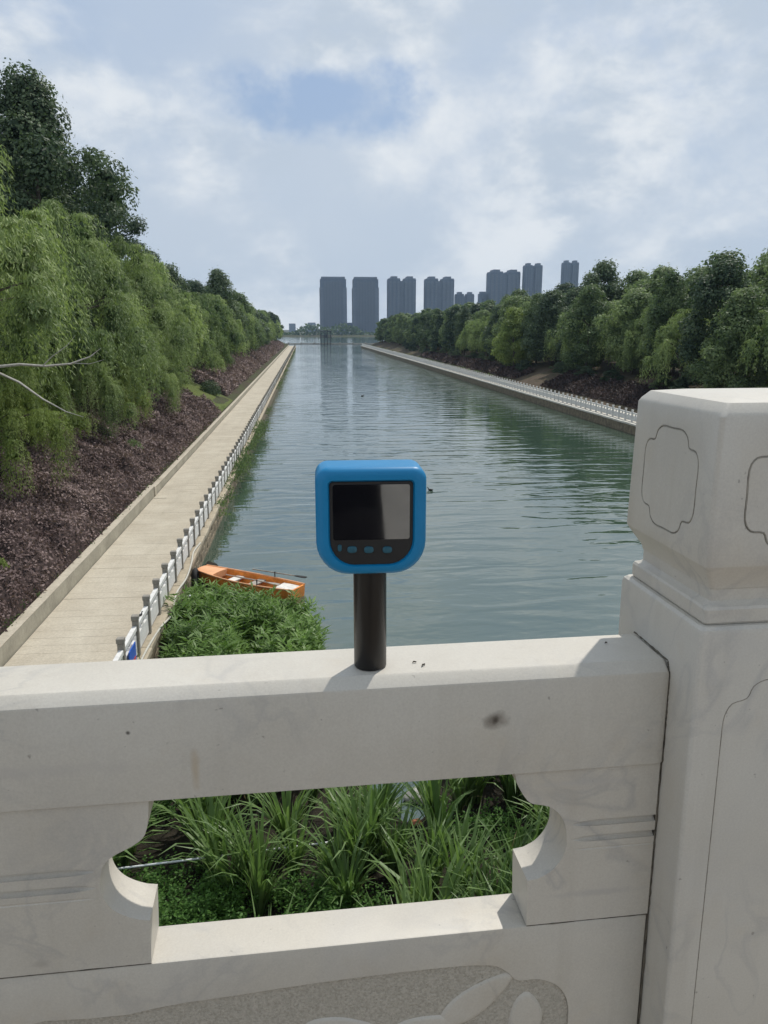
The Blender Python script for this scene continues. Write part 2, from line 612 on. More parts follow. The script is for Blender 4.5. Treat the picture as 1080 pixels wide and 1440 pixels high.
# ------------------------------------------------------------------ setting: water, banks, path
def sheet(name, xs, ys, zf, mat, jit=0.0, seed=1):
    rng = random.Random(seed)
    V = [(x, y, zf(x, y)) for y in ys for x in xs]
    nx = len(xs)
    F = [(j * nx + i, j * nx + i + 1, (j + 1) * nx + i + 1, (j + 1) * nx + i) for j in range(len(ys) - 1) for i in range(nx - 1)]
    me = bpy.data.meshes.new(name)
    me.from_pydata(V, [], F)
    me.shade_smooth()
    return link(name, me, mat)


o = sheet('canal_water', [-3000, -400, -4.5, 26.9, 500, 3500], [-200, 0, 200, 480, 1200], lambda x, y: 0.0, M['water'])
o.data.shade_flat()
tag(o, 'greenish rippled water of the straight canal opening into a lake', kind='structure')

XL, XR = -3.9, 26.6             # canal faces of the two walls
PZ = 0.85                       # path level above the water
YEND = 385.0
ys_bank = [-40 + 3.0 * i for i in range(int((YEND + 40) / 3) + 1)] + [YEND]


def interp(x, pts):
    for (x0, z0), (x1, z1) in zip(pts, pts[1:]):
        if x0 <= x <= x1:
            return z0 + (z1 - z0) * (x - x0) / (x1 - x0)
    return pts[0][1] if x < pts[0][0] else pts[-1][1]


def zleft(x, y):
    z = interp(x, [(-600, 6), (-30, 5.4), (-18, 4.7), (-13, 3.9), (-7.35, 1.30), (-7.2, 1.2)])
    if x < -8:
        z += 0.35 * mnoise.noise(Vector((x * 0.25, y * 0.12, 0)))
    return z


def zright(x, y):
    z = interp(x, [(30.2, PZ + 0.02), (31.5, 1.3), (37, 3.0), (41, 3.35), (700, 4.2)])
    if x > 31:
        z += 0.35 * mnoise.noise(Vector((x * 0.22, y * 0.13, 7)))
    return z


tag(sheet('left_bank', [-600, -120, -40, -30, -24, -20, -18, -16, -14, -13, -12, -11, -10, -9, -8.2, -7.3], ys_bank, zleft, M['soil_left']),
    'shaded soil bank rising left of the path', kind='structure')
tag(sheet('right_bank', [30.2, 30.9, 31.5, 32.5, 33.5, 35, 36, 37, 39, 41, 45, 52, 60, 75, 120, 700], ys_bank, zright, M['soil_right']),
    'bare brown soil bank behind the right canal fence', kind='structure')
tag(sheet('far_shore', [-3500, -400, 0, 400, 3500], [955, 965, 1100, 2200, 6000], lambda x, y: -0.4 if y < 960 else 1.6 + (y - 965) * 0.0004, M['soil_left']),
    'low land on the far side of the lake', kind='structure')

# path: near part laid with cross slabs, the rest one cast sheet
YSL0, NSL, SLAB = 11.0, 110, 0.5
YS1 = YSL0 + NSL * SLAB
path = box('path', -7.05, -4.18, -40, YS1, PZ - 0.5, PZ - 0.035, M['concrete_grey'])
tag(path, 'pale paved walking path along the left side of the canal', kind='structure')
sm = mesh_bm('paving_slab', box_bm(-1.425, 1.425, 0.003, SLAB - 0.003, -0.045, 0.0, 0.004, 1))
rng = random.Random(5)
for i in range(NSL):
    s = link('paving_slab', sm, M['path'], path)
    s.location = (-5.615, YSL0 + i * SLAB, PZ + rng.uniform(-0.0025, 0.002))
    s.rotation_euler = (rng.uniform(-.003, .003), rng.uniform(-.001, .001), 0)
s = box('far_path_surface', -7.04, -4.19, YS1, YEND, PZ - 0.4, PZ, M['path'], path)
s = box('near_path_surface', -7.04, -4.19, -40, YSL0, PZ - 0.4, PZ, M['path'], path)
rp = box('right_path', 26.95, 30.3, -40, YEND, PZ - 0.5, PZ, M['concrete_pale'])
tag(rp, 'narrow paved path along the right canal bank', kind='structure')


def canal_wall(name, x_face, side, label, y_st, n_stone):
    """side -1: wall stands left of its face, +1: right of it"""
    r = empty(name, (x_face, 0, 0))
    tag(r, label, 'canal wall')
    w = 0.30
    xa, xb = (-w, -0.05) if side < 0 else (0.05, w)
    box('wall_core', xa, xb, -40, YEND, -1.5, PZ - 0.12, M['concrete_grey'], r)
    # coping stones
    cm = mesh_bm('coping_stone', box_bm(-0.34 if side < 0 else -0.05, 0.05 if side < 0 else 0.34, 0.006, 1.194, -0.14, 0.02, 0.015, 1))
    yy = y_st
    for i in range(64):
        c = link('coping_stone', cm, M['concrete_pale'] if side > 0 else M['coping'], r)
        c.location = (rng.uniform(-.012, .012), yy, PZ + rng.uniform(-.012, .006))
        c.rotation_euler = (0, 0, rng.uniform(-.004, .004))
        yy += 1.2
    box('far_coping', -0.33 if side < 0 else -0.04, 0.04 if side < 0 else 0.33, yy, YEND, PZ - 0.13, PZ + 0.015, M['concrete_pale'] if side > 0 else M['coping'], r)
    box('near_coping', -0.33 if side < 0 else -0.04, 0.04 if side < 0 else 0.33, -40, y_st, PZ - 0.13, PZ + 0.015, M['concrete_pale'] if side > 0 else M['coping'], r)
    # facing stones where they can be told apart
    ms = []
    for k in range(4):
        bm = box_bm(-0.16, 0.0, 0.01, 0.64, 0.0, 0.275, 0.02, 1)
        rr = random.Random(k)
        for v in bm.verts:
            v.co.x += rr.uniform(-.02, .02)
            v.co.z += rr.uniform(-.01, .01)
        ms.append(mesh_bm('facing_stone', bm))
    for j in range(n_stone):
        for row in range(3):
            c = link('facing_stone', ms[(j * 3 + row * 2 + j // 3) % 4], M['ashlar'], r)
            c.location = (rng.uniform(-.012, .012), y_st + j * 0.655 + (row % 2) * 0.33, -0.13 + row * 0.285)
            if side > 0:
                c.rotation_euler = (0, 0, math.pi)
    box('lower_facing', -0.10 if side < 0 else 0.012, -0.012 if side < 0 else 0.10, y_st + n_stone * 0.655 + 0.3, YEND, -1.4, PZ - 0.13, M['ashlar'], r)
    return r


M['coping'] = simple('weathered_coping', (0.40, 0.345, 0.255), 0.9, 0.25, 1.3, 0.4)
canal_wall('canal_wall', XL, -1, 'brown stone canal wall with pale coping below the left fence', 9.0, 62)
canal_wall('canal_wall', XR, 1, 'dark stone canal wall with pale coping on the right bank', 48.0, 2)

M['concrete_low'] = simple('grimy_low_wall_concrete', (0.34, 0.315, 0.25), 0.9, 0.22, 0.9, 0.4)
# low retaining wall at the foot of the hedge, in two heights
rw = empty('retaining_wall', (-7.18, 0, PZ))
tag(rw, 'low concrete retaining wall between the path and the purple hedge', 'wall')
box('wall_section', -0.14, 0.11, -40, 37.2, -0.3, 0.44, M['concrete_low'], rw, 0.012)
box('wall_section', -0.14, 0.10, 37.23, 200, -0.3, 0.34, M['concrete_low'], rw, 0.012)
box('wall_section', -0.14, 0.10, 200.03, YEND, -0.3, 0.33, M['concrete_low'], rw, 0.012)
for (ya, yb, zt) in ((-40, 36.95, .441), (37.40, 200, .341), (200.05, YEND, .331)):
    box('wall_cap', -0.15, 0.115, ya, yb, zt, zt + .035, M['path'], rw, .008)
box('wall_pier', -0.20, 0.17, 37.0, 37.35, -0.3, 0.47, M['path'], rw, 0.02)
box('step_slab', 0.175, 0.75, 36.5, 37.2, -0.03, 0.02, M['path'], rw, 0.01)


# ------------------------------------------------------------------ canal fences
def fence(name, x, y0, n, step, label, side):
    r = empty(name, (x, y0, PZ))
    tag(r, label, 'fence')
    pm = bmesh.new()
    box_bm(-0.07, 0.07, -0.07, 0.07, 0, 0.90, 0.008, 1, pm)
    box_bm(-0.085, 0.085, -0.085, 0.085, 0.905, 1.02, 0.012, 1, pm)
    pm = mesh_bm('post', pm)
    a, b = 0.075, step - 0.075
    rm = mesh_bm('top_rail', box_bm(-0.055, 0.055, a, b, 0.66, 0.78, 0.012, 1))
    # lower slab with two shallow scallops cut in its upper edge
    out = [(a, 0.10), (b, 0.10), (b, 0.56)]
    mid = (a + b) / 2
    out += [(b - 0.12, 0.56), (b - 0.17, 0.50), (mid + 0.17, 0.50), (mid + 0.12, 0.56), (mid - 0.12, 0.56), (mid - 0.17, 0.50), (a + 0.17, 0.50), (a + 0.12, 0.56), (a, 0.56)]
    bm = prism_bm(out, -0.035, 0.035)
    for v in bm.verts:
        v.co = Vector((v.co.y, v.co.x, v.co.z))
    box_bm(-0.03, 0.03, mid - 0.06, mid + 0.06, 0.555, 0.665, 0, 1, bm)
    box_bm(-0.03, 0.03, a, a + 0.06, 0.555, 0.665, 0, 1, bm)
    box_bm(-0.03, 0.03, b - 0.06, b, 0.555, 0.665, 0, 1, bm)
    lm = mesh_bm('panel', bm)
    rr = random.Random(n)
    for i in range(n):
        p = link('post', pm, M['post_shaded'] if side < 0 else M['white_paint'], r)
        p.location = (rr.uniform(-.012, .012), i * step, rr.uniform(-.02, .01))
        p.rotation_euler = (rr.uniform(-.012, .012), rr.uniform(-.012, .012), rr.uniform(-.03, .03))
        if i < n - 1:
            q = link('top_rail', rm, M['white_paint'], r)
            q.location = (0, i * step, rr.uniform(-.012, .008))
            q = link('panel', lm, M['white_paint'], r)
            q.location = (0, i * step, rr.uniform(-.012, .008))
    return r


fence('canal_fence', -4.10, 15.3, 262, 1.41, 'low white concrete post and panel fence along the left canal path', -1)
fence('canal_fence', 27.15, 46.0, 240, 1.41, 'low pale concrete fence along the right canal bank', 1)

# ------------------------------------------------------------------ plants: generators
def np_rng(s):
    return np.random.default_rng(s)


def limbs_mesh(name, polys, sides=6):
    bm = bmesh.new()
    for pts, rad in polys:
        tube_bm(pts, rad, sides, bm)
    return mesh_bm(name, bm, True, 70)


def crown_fill(g, cen, rad, n, size):
    """large leaf sprays inside the clumps that close the crown"""
    idx = g.integers(len(rad), size=n)
    d = unit(g.normal(size=(n, 3)))
    C = cen[idx] + d * (rad[idx] * g.uniform(.02, .45, n))[:, None] * np.array([1, 1, .75])
    N = unit(d + np.array([0, 0, .5]) + g.normal(size=(n, 3)) * .6)
    D = unit(np.cross(N, g.normal(size=(n, 3))))
    L = size * g.uniform(.7, 1.3, n)
    return leaves(C - D * (L * .5)[:, None], D, N, L, L * .75)


def broadleaf(seed, H=12.0, cr=3.6, base=0.28, nleaf=11000, leaf=0.26, nclump=46, slim=1.0, fill=1600, fsize=.6, clump=.34):
    g = np_rng(seed)
    zc0, zc1 = H * base, H
    # clump centres through an uneven, lobed crown
    cen, rad = [], []
    lob = g.uniform(0.68, 1.18, 8)
    for i in range(nclump):
        t = (i + 0.5) / nclump
        z = zc0 + (zc1 - zc0) * (0.04 + 0.90 * t)
        prof = math.sin(math.pi * min(1, 0.16 + 0.84 * t) ** 0.85) ** 0.62
        a = i * 2.39996 + g.uniform(-.5, .5)
        k = lob[int((a % (2 * math.pi)) / (2 * math.pi) * 8) % 8]
        rr = cr * slim * prof * k * math.sqrt(g.uniform(0.10, 1.0))
        cen.append((rr * math.cos(a), rr * math.sin(a), z + g.uniform(-.5, .5)))
        rad.append(g.uniform(0.55, 1.15) * cr * clump)
    cen.append((0.2, 0.1, H - 0.7)); rad.append(cr * 0.26)
    cen, rad = np.array(cen), np.array(rad)
    w = rad ** 2 / (rad ** 2).sum()
    idx = g.choice(len(rad), nleaf, p=w)
    d = unit(g.normal(size=(nleaf, 3)) + np.array([0, 0, .25]))
    r = rad[idx] * g.uniform(0.55, 1.06, nleaf) ** 0.5
    sq = np.array([1.05, 1.05, 0.78])
    C = cen[idx] + d * r[:, None] * sq
    # stray twigs break the outline
    ns = nleaf // 8
    C[:ns] += d[:ns] * g.uniform(0.05, 0.5, (ns, 1))
    Nn = unit(d * 0.9 + np.array([0, 0, 0.45]) + g.normal(size=(nleaf, 3)) * 0.42)
    D = unit(np.cross(Nn, g.normal(size=(nleaf, 3))) + np.array([0, 0, -0.25]))
    L = leaf * g.uniform(0.65, 1.35, nleaf)
    V = leaves(C, D, Nn, L, L * 0.62)
    rnd = np.clip(g.normal(0.5, 0.2, nleaf) + (g.uniform(-.28, .28, len(rad)))[idx], 0, 1)
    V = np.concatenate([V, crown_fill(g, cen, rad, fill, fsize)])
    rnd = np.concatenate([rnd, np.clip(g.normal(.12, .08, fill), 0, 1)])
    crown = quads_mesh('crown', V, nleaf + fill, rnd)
    polys = []
    lean = g.uniform(-.3, .3, 2)
    tr = [(0, 0, -0.6), (0.05, 0, 0.4), (lean[0] * .4, lean[1] * .4, H * .25), (lean[0], lean[1], H * .5), (lean[0] * .6, lean[1] * .6, H * .82)]
    polys.append((tr, [H * .021, H * .016, H * .0125, H * .009, H * .003]))
    for i in g.choice(len(cen), 15, replace=False):
        c = cen[i]
        z0 = max(H * 0.18, c[2] - g.uniform(1.0, 2.4))
        s = (lean[0] * min(1, z0 / (H * .5)), lean[1] * min(1, z0 / (H * .5)), min(z0, H * .78))
        m = ((s[0] + c[0]) / 2, (s[1] + c[1]) / 2, (s[2] + c[2]) / 2 + 0.25)
        polys.append(([s, m, tuple(c)], [H * .006, H * .004, H * .0012]))
    return crown, limbs_mesh('trunk', polys)


def willow(seed, H=11.0, cr=4.4, nb=34, nstr=26, per=26, leaf=0.28, wid=0.06, low=0.8, fill=1500):
    """drooping boughs, each a small dome of hanging strands"""
    g = np_rng(seed)
    lean = g.uniform(-.5, .5, 2)
    fork = np.array([lean[0] * .5, lean[1] * .5, H * 0.25])
    limbs = [([(0, 0, -0.6), (lean[0] * .2, lean[1] * .2, H * .12), tuple(fork)], [H * .026, H * .022, H * .018])]
    Cs, Ds, Ns, Rn, cen = [], [], [], [], []
    for k in range(nb):
        a = k * 2.39996 + g.uniform(-.5, .5)
        q = math.sqrt((k + .5) / nb)
        rr = cr * q * g.uniform(.72, 1.0)
        zt = H * (0.99 - 0.56 * q ** 1.7) * g.uniform(0.80, 1.0)
        tip = np.array([rr * math.cos(a), rr * math.sin(a), zt])
        cen.append(tip - np.array([0, 0, .9]))
        if k % 3 == 0:
            mid = fork * 0.45 + tip * 0.55 + np.array([0, 0, 0.7])
            mid[:2] *= 0.75
            limbs.append(([tuple(fork), tuple(mid), tuple(tip)], [H * .010, H * .006, H * .0014]))
        hd0 = np.array([math.cos(a), math.sin(a)])
        br = g.uniform(.85, 1.55) * cr / 4.5
        tone = g.uniform(-.32, .30)
        drop = (g.uniform(1.0, 2.8) if g.random() < .72 else g.uniform(3.0, 5.0)) * (.7 + .6 * q) * H / 11
        for s_ in range(nstr):
            b = g.uniform(0, 6.283)
            hd = np.array([math.cos(b), math.sin(b)]) + hd0 * .55
            hd = hd / (np.linalg.norm(hd) + 1e-6)
            out = br * g.uniform(.25, 1.0)
            fall = drop * g.uniform(.45, 1.1)
            n = max(10, int(per * (.4 + .6 * fall / 4)))
            u = np.sort(g.uniform(0, 1, n))
            x = 1 - (1 - np.minimum(u * 1.9, 1)) ** 2
            P = np.zeros((n, 3))
            P[:, :2] = tip[:2] + hd * (out * x)[:, None] + (g.normal(size=2) * .12)[None] * u[:, None]
            P[:, 2] = tip[2] + .25 * np.sin(np.minimum(u * 3, 1) * math.pi) - fall * np.clip(u - .06, 0, 1) ** 1.3
            P += g.normal(size=(n, 3)) * .06
            P = P[P[:, 2] > low + g.uniform(0, .9)]
            n = len(P)
            if n < 3:
                continue
            D = np.zeros((n, 3))
            D[:, :2] = hd * .35 + g.normal(size=(n, 2)) * .38
            D[:, 2] = -.75 + g.normal(size=n) * .25
            Cs.append(P); Ds.append(D)
            Ns.append(np.array([hd[0], hd[1], .65]) + g.normal(size=(n, 3)) * .27)
            Rn.append(np.clip(g.normal(.5, .14, n) + tone + g.uniform(-.12, .12), 0, 1))
    C = np.concatenate(Cs); D = np.concatenate(Ds); N = np.concatenate(Ns)
    n = len(C)
    L = leaf * g.uniform(0.7, 1.4, n)
    V = leaves(C, D, N, L, wid * g.uniform(.8, 1.3, n))
    cen = np.array(cen)
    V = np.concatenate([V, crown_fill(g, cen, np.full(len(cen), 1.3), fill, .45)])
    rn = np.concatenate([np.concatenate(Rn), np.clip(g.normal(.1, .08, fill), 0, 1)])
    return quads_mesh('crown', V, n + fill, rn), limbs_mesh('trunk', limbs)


def put_tree(name, proto, mat, loc, rz, sc, label, cat='tree', group=None, extra=None):
    r = empty(name, loc, rz)
    r.scale = sc if hasattr(sc, '__len__') else (sc, sc, sc)
    tag(r, label, cat, group)
    crown, trunk = proto
    # crown meshes are shared; the material sits on the object so that kinds can differ
    if not crown.materials:
        crown.materials.append(M['leaf_mid'])
    c = link('crown', crown, None, r)
    c.material_slots[0].link = 'OBJECT'
    c.material_slots[0].material = mat
    link('trunk', trunk, M['bark'], r)
    return r


WIL_N = [willow(11, 11.5, 4.8, 32, 58, 34, 0.19, 0.044, 0.5, 1600), willow(12, 10.8, 4.5, 30, 58, 34, 0.19, 0.044, 0.5, 1600)]
WIL = [willow(21, 11.0, 4.5, 36, 24, 22, 0.34, 0.085, 0.7), willow(22, 10.4, 4.2, 34, 24, 22, 0.34, 0.085, 0.7), willow(23, 11.6, 4.6, 36, 24, 22, 0.34, 0.085, 0.8)]
BIG = [broadleaf(31, 20, 5.2, 0.20, 44000, 0.235, 84, 1.0, 5200, .7, .30), broadleaf(32, 18, 4.7, 0.18, 40000, 0.235, 74, 1.0, 4800, .7, .30)]
MID = [broadleaf(41, 12, 3.9, 0.09, 17000, 0.30, 56, 1, 1700, .55), broadleaf(42, 13, 3.6, 0.10, 16000, 0.30, 52, 1, 1700, .55), broadleaf(43, 11, 4.1, 0.08, 17000, 0.30, 54, 1, 1700, .55), broadleaf(44, 14, 3.4, 0.10, 15000, 0.28, 50, 1, 1500, .55)]
FAR = [broadleaf(51, 11.5, 3.9, 0.06, 5000, 0.50, 36, 1, 1500, .9), broadleaf(52, 12.5, 3.6, 0.06, 4800, 0.50, 34, 1, 1500, .9)]

ORD = ['nearest', 'second', 'third', 'fourth', 'fifth', 'sixth', 'seventh', 'eighth', 'ninth', 'tenth', 'eleventh', 'twelfth', 'thirteenth', 'fourteenth', 'fifteenth', 'sixteenth',
       'seventeenth', 'eighteenth', 'nineteenth', 'twentieth', 'twenty-first', 'twenty-second', 'twenty-third', 'twenty-fourth', 'twenty-fifth', 'twenty-sixth', 'twenty-seventh', 'twenty-eighth', 'twenty-ninth', 'thirtieth', 'thirty-first', 'thirty-second', 'thirty-third', 'thirty-fourth', 'thirty-fifth', 'thirty-sixth', 'thirty-seventh', 'thirty-eighth', 'thirty-ninth', 'fortieth']

# left bank: willows along the top of the slope
rng = random.Random(77)
lw = [(-12.6, 29.5, 0, 1.14), (-12.9, 38.5, 1, 0.90), (-13.6, 45.5, 0, 1.04), (-12.4, 53.5, 1, 0.86), (-13.8, 60.5, 0, 1.0), (-12.6, 69.5, 1, 0.90)]
for i, (x, y, k, s) in enumerate(lw):
    lab = ('light green weeping willow on the left bank, cut by the left edge of the photo' if i == 0 else
           'weeping willow hanging over the purple hedge, %s from the bridge on the left bank' % ORD[i])
    put_tree('willow_tree', WIL_N[k], M['leaf_willow'], (x, y, zleft(x, y)), rng.uniform(0, 6.28), (s, s, s * rng.uniform(.95, 1.04)), lab, group='willows on the left bank')
y = 77.0
i = 0
while y < YEND - 4:
    x = rng.uniform(-14.2, -12.2)
    s = rng.uniform(0.72, 1.08)
    isw = rng.random() < (0.75 if y < 160 else 0.45)
    z = zleft(x, y)
    pos = ', %s from the bridge in its row' % ORD[i + 6] if y < 170 else ' near the lake'
    if isw:
        put_tree('willow_tree', WIL[i % 3], M['leaf_willow'], (x, y, z), rng.uniform(0, 6.28), s, 'feathery willow along the left bank path' + pos, group='far willows on the left bank')
    else:
        pr = MID[i % 4] if y < 190 else FAR[i % 2]
        put_tree('broadleaf_tree', pr, M['leaf_mid'] if rng.random() < .6 else M['leaf_dark'], (x, y, z), rng.uniform(0, 6.28), s * 0.9, 'rounded broadleaf tree along the left bank path' + pos, group='far broadleaf trees on the left bank')
    y += rng.uniform(5.8, 8.2)
    i += 1
for i, (x, y, s, mt, lab) in enumerate(((-11.0, 29.0, .50, 'leaf_yellow', 'bright yellow-green drooping shrub at the left edge over the dead branch'),
                                        (-11.3, 34.5, .46, 'leaf_yellow', 'yellow-green drooping shrub behind the tip of the dead branch'),
                                        (-11.0, 41.0, .48, 'leaf_willow', 'low drooping willow shrub above the small green shrub in the hedge'),
                                        (-11.2, 48.0, .50, 'leaf_yellow', 'yellow-green drooping shrub halfway along the long purple hedge'),
                                        (-10.8, 55.5, .46, 'leaf_willow', 'low drooping willow shrub past the middle of the long purple hedge'),
                                        (-10.9, 63.0, .48, 'leaf_willow', 'low drooping willow shrub near the far end of the long purple hedge'),
                                        (-11.2, 90.0, .50, 'leaf_willow', 'low drooping willow shrub above the darker second hedge block'),
                                        (-11.0, 101.0, .52, 'leaf_willow', 'farther low drooping willow shrub above the second hedge block'))):
    put_tree('willow_shrub', WIL_N[i % 2] if y < 80 else WIL[i % 3], M[mt], (x, y, zleft(x, y) - .3), i * 1.7, (s, s, s * 1.0), lab, 'shrub', 'drooping shrubs on the left bank')
# tall dark evergreens behind the willows
tall = [(-16.2, 54.0, 0, 0.95, 'tallest dark evergreen tree rising at the upper left of the photo'),
        (-21.5, 58, 1, 1.02, 'dark evergreen tree just behind the tallest one on the left bank'),
        (-18.6, 64, 0, 0.86, 'dark evergreen tree forming the middle step of the left skyline'),
        (-18.4, 80, 1, 0.94, 'dark evergreen tree forming the lower right step of the left skyline'),
        (-24, 50, 1, 0.86, 'dark evergreen tree at the very left edge behind the willows')]
for x, y, k, s, lab in tall:
    put_tree('evergreen_tree', BIG[k], M['leaf_dark'], (x, y, zleft(x, y)), rng.uniform(0, 6.28), s, lab, group='tall evergreens on the left bank')
y = 92.0
i = 0
while y < YEND - 10:
    x = rng.uniform(-21, -18)
    put_tree('broadleaf_tree', (MID if y < 170 else FAR)[i % 2], M['leaf_dark'], (x, y, zleft(x, y)), rng.uniform(0, 6.28), rng.uniform(.82, .98),
             'dark tree in the second row behind the left bank willows', group='second row of the left bank')
    y += rng.uniform(7, 10)
    i += 1
# understorey that closes the view under the left crowns
for i in range(30):
    y = 24 + i * 4.6 + rng.uniform(-1, 1)
    x = rng.uniform(-16.2, -14.2)
    put_tree('understorey_bush', FAR[i % 2] if y > 60 else MID[(i * 2) % 4], M['leaf_dark'], (x, y, zleft(x, y) - 0.6), rng.uniform(0, 6.28), (rng.uniform(.6, .8), rng.uniform(.6, .8), rng.uniform(.36, .48)),
             'dark bush in the shade under the left bank trees', 'bush', 'bushes under the left bank trees')

# right bank rows
y = 44.0
i = 0
while y < YEND + 2:
    x = rng.uniform(35.5, 39.5)
    kind = rng.random()
    far = y > 190
    if kind < 0.35 and not far:
        pr, mt, nm = WIL[i % 3], M['leaf_willow'], 'willow_tree'
        lab, gr = 'soft pale green willow, %s tree from the marble post in the right bank front row' % ORD[i], 'willows on the right bank'
        s = rng.uniform(.74, .9)
    else:
        pr = FAR[i % 2] if far else MID[i % 4]
        mt = M['leaf_mid'] if rng.random() < .65 else M['leaf_dark']
        nm = 'broadleaf_tree'
        lab, gr = ('distant tree in the front row of the right bank near the lake', 'far front row of the right bank') if far else ('broadleaf tree, %s from the marble post in the right bank front row' % ORD[i], 'near front row of the right bank')
        s = rng.uniform(.74, .92)
    put_tree(nm, pr, mt, (x, y, zright(x, y)), rng.uniform(0, 6.28), (s * rng.uniform(.95, 1.15), s * rng.uniform(.95, 1.15), s), lab, group=gr)
    y += rng.uniform(4.2, 5.8)
    i += 1
y = 48.0
i = 0
while y < YEND + 2:
    x = rng.uniform(42.5, 50)
    far = y > 190
    s = rng.uniform(.90, 1.02)
    put_tree('broadleaf_tree', FAR[i % 2] if far else MID[(i + 1) % 3], M['leaf_dark'] if rng.random() < .4 else M['leaf_mid'], (x, y, zright(x, y)), rng.uniform(0, 6.28), (s * 1.25, s * 1.25, s),
             'distant taller tree in the back row of the right bank' if far else 'taller tree, %s from the marble post in the right bank back row' % ORD[i], group='far back row of the right bank' if far else 'near back row of the right bank')
    y += rng.uniform(4.8, 6.8)
    i += 1
for x, y, s, k, mt, lab in ((33.6, 128, 0.80, 0, 'leaf_yellow', 'bright yellow-green tree leading the right bank row below the middle tower group'),
                            (44, 118, 1.12, 1, 'leaf_dark', 'dark dense tree rising behind the yellow-green one on the right bank'),
                            (47, 92, 1.06, 2, 'leaf_mid', 'tall airy tree of the right bank above the marble post'),
                            (50, 84, 1.10, 0, 'leaf_mid', 'tallest leafy tree at the right edge of the photo')):
    put_tree('broadleaf_tree', MID[k], M[mt], (x, y, zright(x, y)), rng.uniform(0, 6.28), s, lab, group='notable trees of the right bank')
# low bushes on the right bank edge
for i in range(26):
    y = 60 + i * 9 + rng.uniform(-3, 3)
    x = rng.uniform(33.5, 36)
    put_tree('bank_bush', FAR[i % 2], M['leaf_dark'] if rng.random() < .6 else M['leaf_mid'], (x, y, zright(x, y) - 0.3), rng.uniform(0, 6.28), (rng.uniform(.2, .42), rng.uniform(.3, .5), rng.uniform(.10, .20)),
             'low dark bush on the right bank below the trees', 'bush', 'bushes on the right bank')


# purple hedges
def hedge(name, x0, x1, y0, y1, zf, h, n, leaf, mat, label, seed, cam_bias=True):
    g = np_rng(seed)
    # lumpy core
    nx, ny = max(6, int((x1 - x0) / 0.22)), max(8, int((y1 - y0) / 0.36))

    def top(x, y):
        e = min(1.0, (x1 - x) / 0.5, (x - x0) / 0.5, (y1 - y) / 0.7, (y - y0) / 0.7)
        e = max(0.0, e) ** 0.45
        lump = 0.42 * mnoise.noise(Vector((x * 0.75, y * 0.55, seed))) + 0.20 * mnoise.noise(Vector((x * 2.3, y * 2.1, seed + 3)))
        if y < 72:
            d1 = mnoise.voronoi(Vector((x * 0.95, y * 0.8, seed)))[0][0]
            lump += 0.62 * (0.60 - d1)
        return zf(x, y) - 0.05 + e * (h + lump)
    xs = [x0 + (x1 - x0) * (i / nx) for i in range(nx + 1)]
    ysl = [y0 + (y1 - y0) * ((j / ny) ** 1.5) for j in range(ny + 1)]
    V = [(x, y, top(x, y) - 0.05) for y in ysl for x in xs]
    F = [(j * (nx + 1) + i, j * (nx + 1) + i + 1, (j + 1) * (nx + 1) + i + 1, (j + 1) * (nx + 1) + i) for j in range(ny) for i in range(nx)]
    r = empty(name, ((x0 + x1) / 2, (y0 + y1) / 2, zf((x0 + x1) / 2, (y0 + y1) / 2)))
    tag(r, label, 'hedge')
    ox, oy, oz = r.location
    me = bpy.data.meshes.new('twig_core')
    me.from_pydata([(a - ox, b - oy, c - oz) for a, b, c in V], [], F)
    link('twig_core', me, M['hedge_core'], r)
    x = g.uniform(x0, x1, n)
    y = y0 + (y1 - y0) * g.uniform(0, 1, n) ** (1.9 if cam_bias else 1.0)
    # sampled height
    z = np.array([top(a, b) for a, b in zip(x, y)])
    lumpn = np.array([mnoise.noise(Vector((a * 0.5, b * 0.45, seed + 9))) for a, b in zip(x, y)])
    C = np.stack([x, y, z + g.uniform(-.10, .06, n) + (g.uniform(0, 1, n) ** 6) * .16], 1)
    far = np.clip((y - 15) / 60, 0, 1.6)
    L = leaf * (1 + far) * g.uniform(.7, 1.4, n)
    N = unit(g.normal(size=(n, 3)) * 0.6 + np.array([0.35, -0.1, 0.75]))
    D = unit(np.cross(N, g.normal(size=(n, 3))) + np.array([0, 0, 0.35]))
    Vq = leaves(C - np.array([ox, oy, oz]), D, N, L, L * 0.55)
    cell = np.array([mnoise.voronoi(Vector((a * 0.95, b * 0.8, seed)))[0][0] for a, b in zip(x, y)]) if y0 < 30 else np.full(n, .4)
    rnd = np.clip(g.normal(0.48, 0.2, n) + lumpn * 0.5 + (.42 - cell) * .5, 0, 1)
    link('foliage', quads_mesh('foliage', Vq, n, rnd), mat, r)
    return r


hedge('purple_hedge', -15.0, -7.30, 7.5, 70.5, zleft, 0.55, 150000, 0.088, M['leaf_purple'], 'long purple-brown leaved hedge covering the slope left of the path', 3)
hedge('purple_hedge', -12.5, -8.05, 84, 150, zleft, 0.95, 26000, 0.11, M['leaf_purple'], 'darker purple hedge block farther along the left path beyond the grass gap', 5, False)
hedge('purple_hedge', -12.0, -8.05, 157, 330, zleft, 0.9, 20000, 0.16, M['leaf_purple'], 'farthest purple hedge strip along the left path near the lake', 6, False)
hedge('purple_hedge', 30.9, 35.2, 55, 104, zright, 0.42, 26000, 0.12, M['leaf_purple_shaded'], 'dark purple-brown ground hedge on the right bank behind the fence', 7, False)
hedge('purple_hedge', 31.0, 34.2, 118, 215, zright, 0.40, 20000, 0.15, M['leaf_purple_shaded'], 'farther dark hedge strip on the right bank behind the fence', 8, False)


